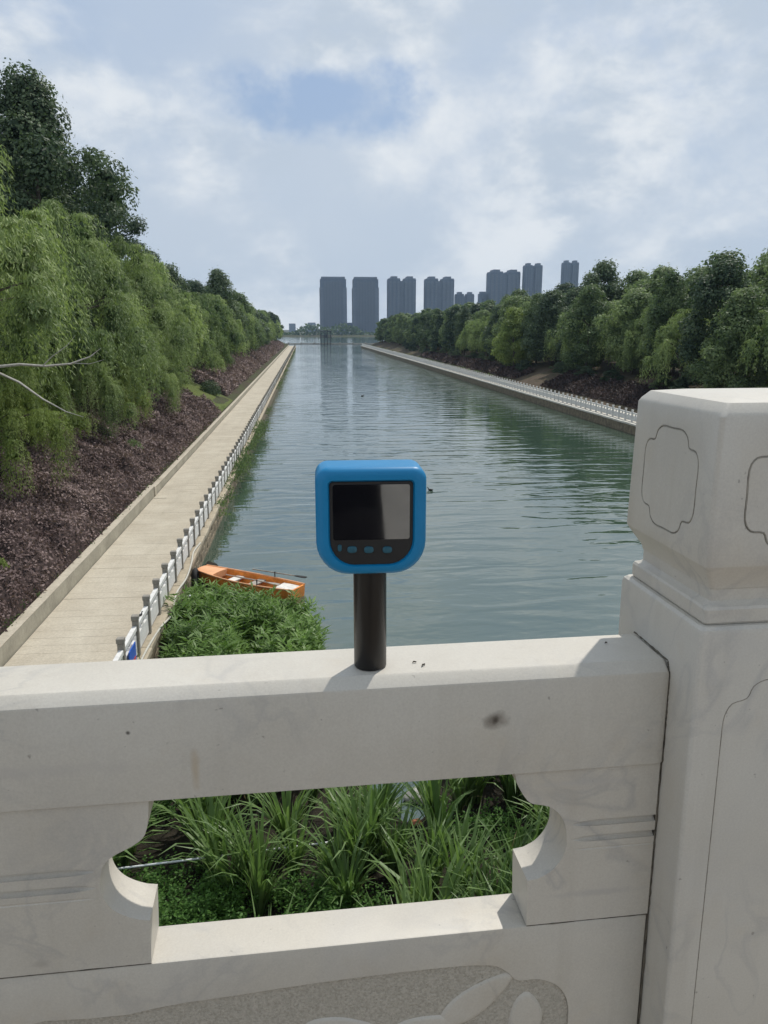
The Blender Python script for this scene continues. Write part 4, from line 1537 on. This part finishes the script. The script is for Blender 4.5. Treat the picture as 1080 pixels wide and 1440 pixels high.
# handrail: chamfered section
def handrail():
    sec_ = [(.7935, -.4955), (.7935, -.3835), (.7945, -.3805), (.8045, -.3715), (.8075, -.370), (.884, -.370), (.889, -.3725), (.8945, -.381), (.8955, -.388), (.8955, -.4955)]
    bm = bmesh.new()
    us = [-1.6, -1.0, -.4, 0, .3, .4270, .4325, .4352, .4362]
    cm = ((.7935 + .8955) / 2, -.43)
    rings = []
    for u in us:
        k = max(0.0, (u - .4270) / (.4362 - .4270))
        sh = 1 - .085 * (1 - math.sqrt(max(0, 1 - k * k)))
        ring = []
        for v, z in sec_:
            vv = cm[0] + (v - cm[0]) * sh
            zz = z if z < -.45 else cm[1] + (z - cm[1]) * sh
            ring.append(bm.verts.new(lo_(u, vv, zz)))
        rings.append(ring)
    n = len(sec_)
    for a, b in zip(rings, rings[1:]):
        for i in range(n):
            bm.faces.new((a[i], a[(i + 1) % n], b[(i + 1) % n], b[i]))
    bm.faces.new(rings[0]); bm.faces.new(rings[-1][::-1])
    return link('handrail', mesh_bm('handrail', bm, True, 22), M['marble_rail'], bal)


handrail()

BV0, BV1 = .7965, .857
Lpts = [(-.1505, -.4965), (-.152, -.515), (-.157, -.538), (-.170, -.550), (-.190, -.560), (-.202, -.570), (-.2075, -.585), (-.2085, -.603), (-.2045, -.618), (-.196, -.630), (-.183, -.639), (-.170, -.6445), (-.1585, -.6465), (-.1605, -.7025)]
Rpts = [(.2575, -.4965), (.261, -.510), (.268, -.524), (.278, -.5365), (.292, -.5405), (.304, -.545), (.315, -.556), (.322, -.570), (.3245, -.588), (.3235, -.604), (.317, -.619), (.306, -.631), (.292, -.6385), (.2785, -.6405), (.2800, -.7025)]


def bracket(pts, u_far, name, glow, ghigh):
    """pts from top to bottom along the opening; u_far is the hidden end"""
    P = smooth_loop([(a, b, 0) for a, b in pts[1:-2]], 3, False)
    prof = [pts[0]] + [(p.x, p.y) for p in P] + [pts[-2], pts[-1]]
    outl = prof + [(u_far, -.7025), (u_far, -.4965)]
    bm = prism_bm([(a - OFF[0], b - OFF[2]) for a, b in outl], BV0 - OFF[1], BV1 - OFF[1])
    o = link(name, mesh_bm(name, bm), M['marble'], bal)
    # two cut fillets across the front
    a, b = glow
    for z, rr in ((ghigh, .0046), (ghigh - .0205, .0046), (ghigh - .034, .0022)):
        dep = .0010 if rr > .003 else -.0014
        inner_is_b = abs(b - pts[4][0]) < abs(a - pts[4][0])
        e0, e1 = (a, b) if inner_is_b else (b, a)
        dr = .03 if e0 < e1 else -.03
        P_ = [lo_(e0, BV0 + dep, z), lo_(e1 - dr, BV0 + dep, z), lo_(e1 - dr * .5, BV0 + dep * .6, z), lo_(e1, BV0 - rr * .2, z)]
        boolean(o, tube_bm(P_, [rr, rr, rr * .8, rr * .25], 12))
    o.data.shade_smooth()
    o.data.set_sharp_from_angle(angle=R(32))
    return o


bracket(Lpts, -.62, 'bracket', (-.66, -.214), -.578)
bracket(Rpts, .4340, 'bracket', (.331, .46), -.5695)
# bead that closes each fillet beside the opening
# lower panel with a carved, pecked field
PV0 = .7965
panel = lbox('lower_panel', -1.6, .4335, PV0, BV1, -1.38, -.7040, M['marble'], .0025, 2)
field = smooth_loop([(-.36, -.815, 0), (-.19, -.769, 0), (-.06, -.758, 0), (.06, -.752, 0), (.18, -.7505, 0), (.236, -.754, 0), (.258, -.766, 0), (.272, -.780, 0), (.300, -.782, 0), (.325, -.796, 0), (.338, -.822, 0), (.340, -.86, 0), (.338, -1.0, 0), (.330, -1.25, 0), (.0, -1.28, 0), (-.36, -1.25, 0)], 4)
boolean(panel, prism_bm([(p.x - OFF[0], p.y - OFF[2]) for p in field], PV0 - .01 - OFF[1], PV0 + .0035 - OFF[1]))
fl = [(p.x, p.y) for p in field]
cx_, cz_ = sum(p[0] for p in fl) / len(fl), sum(p[1] for p in fl) / len(fl)
inner = [(cx_ + (a - cx_) * .999 - OFF[0], cz_ + (b - cz_) * .999 - OFF[2]) for a, b in fl]
link('pecked_field', mesh_bm('pecked_field', prism_bm(inner, PV0 + .0026 - OFF[1], PV0 + .0060 - OFF[1])), M['pecked'], bal)
for (pu, pz, ru, rz_, ang) in ((.222, -.803, .055, .020, .62), (.150, -.842, .05, .022, .25), (.285, -.842, .022, .040, -.1), (.06, -.83, .055, .02, -.2), (-.06, -.85, .05, .02, .3)):
    bm = bmesh.new()
    loops = []
    for s, dep in ((1.0, .0027), (.93, .0006), (.80, .0000), (.4, -.0003)):
        ring = []
        for k in range(28):
            t = 2 * math.pi * k / 28
            e = abs(math.cos(t)) ** 1.15
            x, z = ru * s * math.copysign(e, math.cos(t)), rz_ * s * math.sin(t) * (1 - .25 * math.cos(t))
            ring.append(bm.verts.new((pu + x * math.cos(ang) - z * math.sin(ang) - OFF[0], PV0 + dep - OFF[1], pz + x * math.sin(ang) + z * math.cos(ang) - OFF[2])))
        loops.append(ring)
    for a, b in zip(loops, loops[1:]):
        for k in range(28):
            bm.faces.new((a[k], a[(k + 1) % 28], b[(k + 1) % 28], b[k]))
    bm.faces.new(loops[-1])
    link('carved_petal', mesh_bm('carved_petal', bm, True, 50), M['marble'], bal)
# dark joints
rngj = random.Random(4)


def seam(pts, r, name='joint'):
    P = []
    for a, b in zip(pts, pts[1:]):
        for k in range(14):
            t = k / 14
            P.append([a[i] + (b[i] - a[i]) * t + rngj.uniform(-.0003, .0003) for i in range(3)])
    P.append(list(pts[-1]))
    tube(name, [lo_(*p) for p in P], [r * .8 * rngj.uniform(.35, 1.3) for _ in P], M['mortar'], bal, 6)


seam([(-.62, PV0 + .0004, -.7033), (-.1605, PV0 + .0004, -.7033)], .0011)
seam([(.2805, PV0 + .0004, -.7033), (.4335, PV0 + .0004, -.7033)], .0012)
seam([(.4355, .7975, -.4955), (.4352, .7975, -.60), (.4352, .7975, -.7035), (.4352, .7975, -.95)], .0019)
seam([(.4366, .8925, -.3708), (.4366, .8040, -.3712), (.4366, .7972, -.385), (.4366, .7960, -.44), (.4366, .7960, -.496)], .0014)

# ------------------------------------------------------------------ newel post
PU, PV, PS = .537, .842, .100
pr = empty('newel_post', rail_world(PU, PV, DECK), RZ)
tag(pr, 'white marble newel post with a carved square cap at the right edge', 'post')


def sq_profile(levels, name, mat, parent, bev=.006, seg=3, n_round=3):
    """square lathe with rounded vertical corners"""
    bm = bmesh.new()
    rings = []
    for s, z in levels:
        r = min(bev, s * .2)
        ring = []
        for q, (sx, sy) in enumerate(((1, 1), (-1, 1), (-1, -1), (1, -1))):
            for k in range(n_round + 1):
                a = math.pi / 2 * (q + k / n_round)
                ring.append(bm.verts.new((sx * (s - r) + r * math.cos(a), sy * (s - r) + r * math.sin(a), z - DECK)))
        rings.append(ring)
    n = len(rings[0])
    for a, b in zip(rings, rings[1:]):
        for i in range(n):
            bm.faces.new((a[i], a[(i + 1) % n], b[(i + 1) % n], b[i]))
    bm.faces.new(rings[0][::-1])
    bm.faces.new(rings[-1])
    return link(name, mesh_bm(name, bm, True, 24), mat, parent)


shaft = sq_profile([(.100, DECK), (.100, -.3175), (.0985, -.3125), (.095, -.3095), (.05, -.3093)], 'shaft', M['marble_post'], pr, .005)
ring_ = sq_profile([(.07, -.3092), (.0895, -.3090), (.0910, -.3065), (.0910, -.2925), (.0895, -.2895), (.0845, -.2875), (.0820, -.2850), (.0820, -.2715), (.070, -.2713)], 'neck_moulding', M['marble_post'], pr, .004)
cap = sq_profile([(.06, -.2711), (.0835, -.2709), (.0845, -.2660), (.0985, -.2440), (.0996, -.2410), (.0990, -.20), (.0970, -.0860), (.0945, -.0810), (.0870, -.0725), (.060, -.0690), (.02, -.0675)], 'cap', M['marble_post'], pr, .006)


def quatre(cx, cz, w, h):
    """lobed cartouche outline"""
    pts = []
    for sx, sz in ((1, 1), (-1, 1), (-1, -1), (1, -1)):
        q = [(w * .52, h), (w * .60, h * .86), (w * .68, h * .74), (w * .86, h * .68), (w, h * .50)]
        q = q if sx * sz > 0 else q[::-1]
        if (sx, sz) in ((1, 1), (-1, -1)):
            q = q[::-1]
        else:
            q = q[::-1]
        pts += [(cx + sx * a, cz + sz * b) for a, b in (q)]
    return pts


def groove_on(o, pts3, r, inward):
    boolean(o, tube_bm(pts3, r, 8, None, True))
    q = [(x + inward[0] * .0007, y + inward[1] * .0007, z) for x, y, z in pts3]
    tube('groove_dirt', q, r * .55, M['groove'], o, 6, True)


def cart(w, h):
    a = [(w, 0), (w, h * .45), (w * .88, h * .66), (w * .64, h * .70), (w * .56, h * .88), (w * .36, h), (0, h)]
    full_ = a + [(-x, z) for x, z in a[-2::-1]]
    full_ += [(-x, -z) for x, z in a[1:]] + [(x, -z) for x, z in a[-2:0:-1]]
    return [(p.x, p.y) for p in smooth_loop([(x, z, 0) for x, z in full_], 3)]


CZ = -.166
for (nx, ny) in ((-1, 0), (0, -1)):
    P3 = []
    for a, b in cart(.062, .058):
        s = .0990 - (b + .04) * .0165
        s = s + .0003
        P3.append((nx * s + (a if ny else 0), ny * s + (a if nx else 0), CZ + b - DECK))
    groove_on(cap, P3, .0013, (-nx, -ny))
cap.data.shade_smooth(); cap.data.set_sharp_from_angle(angle=R(30))
# tall carved outline on the shaft's front
P3 = []
w, h0, h1 = .064, -.372, -1.33
top_ = [(w, -.43), (w * .98, -.412), (w * .86, -.398), (w * .60, -.3925), (w * .50, -.379), (w * .30, h0), (0, h0 + .001)]
top_ = [(p.x, p.y) for p in smooth_loop([(a, b, 0) for a, b in top_], 3, False)]
loop_ = top_ + [(-a, b) for a, b in top_[-2::-1]] + [(-w, h1), (w, h1)]
groove_on(shaft, [(a, -.1003, b - DECK) for a, b in loop_], .0014, (0, 1))
shaft.data.shade_smooth(); shaft.data.set_sharp_from_angle(angle=R(30))

# crumbs and specks lying on the stone
for (u, v, w, s, a, lab) in ((.155, .823, -.3697, .0045, .9, 'tiny curled twig on the handrail right of the instrument'), (.146, .832, -.3697, .0025, .2, 'tiny dark speck on the handrail beside the twig'),
                            (.385, .858, -.3697, .0022, .4, 'tiny black speck on the handrail by the newel post'), (.498, .905, -.0683, .0022, 0, 'tiny black speck on top of the newel post cap')):
    o = tube('crumb', [(-s, 0, .0008), (-.3 * s, .15 * s, .0018), (.4 * s, 0, .0014), (s, .3 * s, .0008)], [.0005, .0009, .0008, .0004], M['crumb'], None, 6)
    o.location = rail_world(u, v, w)
    o.rotation_euler = (0, 0, a)
    tag(o, lab, 'speck')

# ------------------------------------------------------------------ the blue handheld instrument
def plastic(name, col, rough, spec=.5, coat=0.0, bump=0.05):
    t = NT(name)
    n = t.noise(t.coord('Object'), 900, 2, .5)
    n2 = t.noise(t.coord('Object'), 18, 4, .6)
    c = t.mix(t.math('MULTIPLY', t.ramp(n2, [(.45, 0.0), (.75, 1.0)]), .18), col, tuple(min(1, x * 1.5 + .02) for x in col))
    return t.pbr(c, rough, t.bump(n, bump, .0006), spec, Coat_Weight=coat, Coat_Roughness=.03)


M['blue'] = plastic('blue_rubbery_plastic', (0.001, 0.185, 0.40), .42, .4)
M['black'] = plastic('black_plastic', (0.010, 0.010, 0.011), .42)
M['handle'] = plastic('black_anodised_tube', (0.009, 0.008, 0.008), .36, .4)
M['button'] = plastic('dark_teal_button', (0.012, 0.085, 0.125), .45)


def screen_mat():
    t = NT('switched_off_display')
    return t.pbr((0.004, 0.004, 0.006), .05, None, 1.0, Coat_Weight=1.0, Coat_Roughness=t.ramp(t.noise(t.coord('Object'), 45, 4, .6), [(.35, .015), (.75, .05)]), Coat_IOR=2.0)


M['screen'] = screen_mat()
DU, DV = .0955, .833
dv = empty('inspection_monitor', rail_world(DU, DV, -.3698), RZ + R(-3))
tag(dv, 'blue handheld instrument with a dark screen standing on its black handle', 'instrument')
BZ = .3698


def dshape(w, top, bot, rt, rb, n=7):
    """D shaped outline, (x, z) counter-clockwise from the lower right"""
    P = []

    def arc(cx, cz, r, a0, a1, e=1.0):
        for k in range(n + 1):
            a = R(a0 + (a1 - a0) * k / n)
            P.append((cx + r * math.cos(a), cz + r * math.sin(a) * e))
    arc(w - rb, bot + rb * 1.05, rb, -90, 0, 1.05)
    arc(w - rt, top - rt, rt, 0, 90)
    arc(-w + rt, top - rt, rt, 90, 180)
    arc(-w + rb, bot + rb * 1.05, rb, 180, 270, 1.05)
    return P


def ringed(levels, name, mat, cap0=True, cap1=True, parent=None):
    """levels: (outline, y) loops of equal length, bridged"""
    bm = bmesh.new()
    rs = [[bm.verts.new((x, y, z + BZ)) for x, z in o_] for o_, y in levels]
    n = len(rs[0])
    for a, b in zip(rs, rs[1:]):
        for i in range(n):
            bm.faces.new((a[i], a[(i + 1) % n], b[(i + 1) % n], b[i]))
    if cap0:
        bm.faces.new(rs[0])
    if cap1:
        bm.faces.new(rs[-1][::-1])
    return link(name, mesh_bm(name, bm, True, 40), mat, parent or dv)


T, B_, W_ = -.1385, -.2535, .0580
bez = dshape(.0440, -.1525, -.2425, .004, .026)
lv = [(bez, -.0300), (dshape(.0452, -.1513, -.2437, .005, .027), -.0330)]
for k in range(7):
    a = k / 6 * math.pi / 2
    ins = .0085 * (1 - math.sin(a))
    lv.append((dshape(W_ - ins, T - ins, B_ + ins, .014 - ins * .4, .034 - ins * .5), -.0330 + .0085 * (1 - math.cos(a))))
lv.append((dshape(W_, T, B_, .014, .034), .018))
for k in range(5):
    a = k / 4 * math.pi / 2
    ins = .008 * (1 - math.cos(a))
    lv.append((dshape(W_ - ins, T - ins, B_ + ins, .014 - ins * .4, .034 - ins * .5), .018 + .008 * math.sin(a)))
body = ringed(lv, 'body', M['blue'], True, True)
ringed([(dshape(.0436, -.1529, -.2421, .004, .026), -.0303), (dshape(.0430, -.1535, -.2415, .004, .0255), -.0312)][::-1] + [(dshape(.0436, -.1529, -.2421, .004, .026), -.0296)], 'bezel', M['black'], parent=body)
scr = ringed([(dshape(.0400, -.1562, -.2148, .0025, .0025), -.0316), (dshape(.0404, -.1558, -.2152, .0027, .0027), -.0310)], 'screen', M['screen'], parent=body)
for bx, bz, bw, bh in ((-.0335, -.2232, .0022, .0036), (-.0205, -.2252, .0050, .0036), (-.0030, -.2258, .0050, .0036), (.0165, -.2262, .0050, .0036)):
    lvb = []
    for s, yy in ((1.0, -.0309), (1.0, -.0322), (.86, -.0329), (.5, -.0331)):
        lvb.append(([(bx + bw * s * math.copysign(abs(math.cos(2 * math.pi * k / 20)) ** .7, math.cos(2 * math.pi * k / 20)), bz + bh * s * math.copysign(abs(math.sin(2 * math.pi * k / 20)) ** .7, math.sin(2 * math.pi * k / 20))) for k in range(20)], yy))
    ringed(lvb[::-1], 'button', M['button'], parent=body)
hb = lathe_bm([(.0150, 0.0), (.0172, .0004), (.0182, .0016), (.0182, .1290), (.010, .1295)], 40)
link('handle', mesh_bm('handle', hb, True, 40), M['handle'], dv)
# lens barrel on the far side
bm = lathe_bm([(.006, 0), (.017, .0005), (.019, .003), (.019, .016), (.022, .018)], 28)
for v in bm.verts:
    v.co = Vector((v.co.x, .042 - v.co.z, v.co.y + BZ - .19))
link('lens_barrel', mesh_bm('lens_barrel', bm, True, 40), M['black'], dv)

# ------------------------------------------------------------------ the photographer, seen only as a dark reflection in the screen
def person():
    M['cloth'] = simple('black_cotton', (0.015, 0.015, 0.018), .9, .3, 20, .3)
    M['skin'] = simple('skin', (0.42, 0.26, 0.18), .55, .1, 20, .05)
    J = {'pel': (0, -.42, .92), 'wst': (0, -.43, 1.08), 'chs': (0, -.45, 1.28), 'nk': (0, -.43, 1.46), 'hd0': (0, -.40, 1.54), 'hd1': (0, -.40, 1.66),
         'lh': (-.10, -.42, .88), 'lk': (-.12, -.40, .48), 'la': (-.13, -.44, .08), 'lt': (-.14, -.28, .03), 'rh': (.10, -.42, .88), 'rk': (.12, -.40, .48), 'ra': (.13, -.44, .08), 'rt': (.14, -.28, .03),
         'ls': (-.19, -.45, 1.38), 'le': (-.25, -.30, 1.16), 'lw': (-.08, -.11, 1.36), 'lf': (-.05, -.07, 1.42), 'rs': (.19, -.45, 1.38), 're': (.25, -.30, 1.16), 'rw': (.08, -.11, 1.36), 'rf': (.05, -.07, 1.42)}
    Rr = {'pel': .15, 'wst': .14, 'chs': .16, 'nk': .055, 'hd0': .075, 'hd1': .095, 'lh': .09, 'rh': .09, 'lk': .06, 'rk': .06, 'la': .045, 'ra': .045, 'lt': .035, 'rt': .035,
          'ls': .065, 'rs': .065, 'le': .045, 're': .045, 'lw': .03, 'rw': .03, 'lf': .022, 'rf': .022}
    E_ = [('pel', 'wst'), ('wst', 'chs'), ('chs', 'nk'), ('nk', 'hd0'), ('hd0', 'hd1'), ('pel', 'lh'), ('lh', 'lk'), ('lk', 'la'), ('la', 'lt'), ('pel', 'rh'), ('rh', 'rk'), ('rk', 'ra'), ('ra', 'rt'),
          ('chs', 'ls'), ('ls', 'le'), ('le', 'lw'), ('lw', 'lf'), ('chs', 'rs'), ('rs', 're'), ('re', 'rw'), ('rw', 'rf')]
    keys = list(J)
    me = bpy.data.meshes.new('person')
    me.from_pydata([J[k] for k in keys], [(keys.index(a), keys.index(b)) for a, b in E_], [])
    o = link('person', me, None)
    sk = o.modifiers.new('skin', 'SKIN')
    for k, v in zip(keys, me.skin_vertices[0].data):
        v.radius = (Rr[k], Rr[k])
        v.use_root = k == 'pel'
    sb = o.modifiers.new('sub', 'SUBSURF')
    sb.levels = sb.render_levels = 2
    bpy.context.view_layer.update()
    nm = bpy.data.meshes.new_from_object(o.evaluated_get(bpy.context.evaluated_depsgraph_get()))
    o.modifiers.clear()
    o.data = nm
    nm.materials.clear()
    nm.materials.append(M['cloth'])
    nm.materials.append(M['skin'])
    for p in nm.polygons:
        p.material_index = 1 if (p.center.z > 1.47 or (p.center.y > -.16 and p.center.z > 1.2)) else 0
    nm.shade_smooth()
    o.location = rail_world(-.025, 0, DECK)
    o.rotation_euler = (0, 0, RZ)
    tag(o, 'person in dark clothes holding up a phone, mirrored in the instrument screen', 'person')


person()

# ------------------------------------------------------------------ haze over the lake
def haze():
    bm = box_bm(-900, 1200, -60, 2300, -1.2, 125)
    me = mesh_bm('haze', bm)
    t = NT('summer_haze')
    pv = t.node('ShaderNodeVolumePrincipled', {'Color': (0.55, 0.76, 1.0, 1), 'Density': 0.00014, 'Anisotropy': 0.2})
    t.l.new(pv.outputs[0], t.out.inputs['Volume'])
    o = link('haze', me, t.m)
    tag(o, 'thin bluish summer haze over the canal and lake', kind='stuff')


haze()
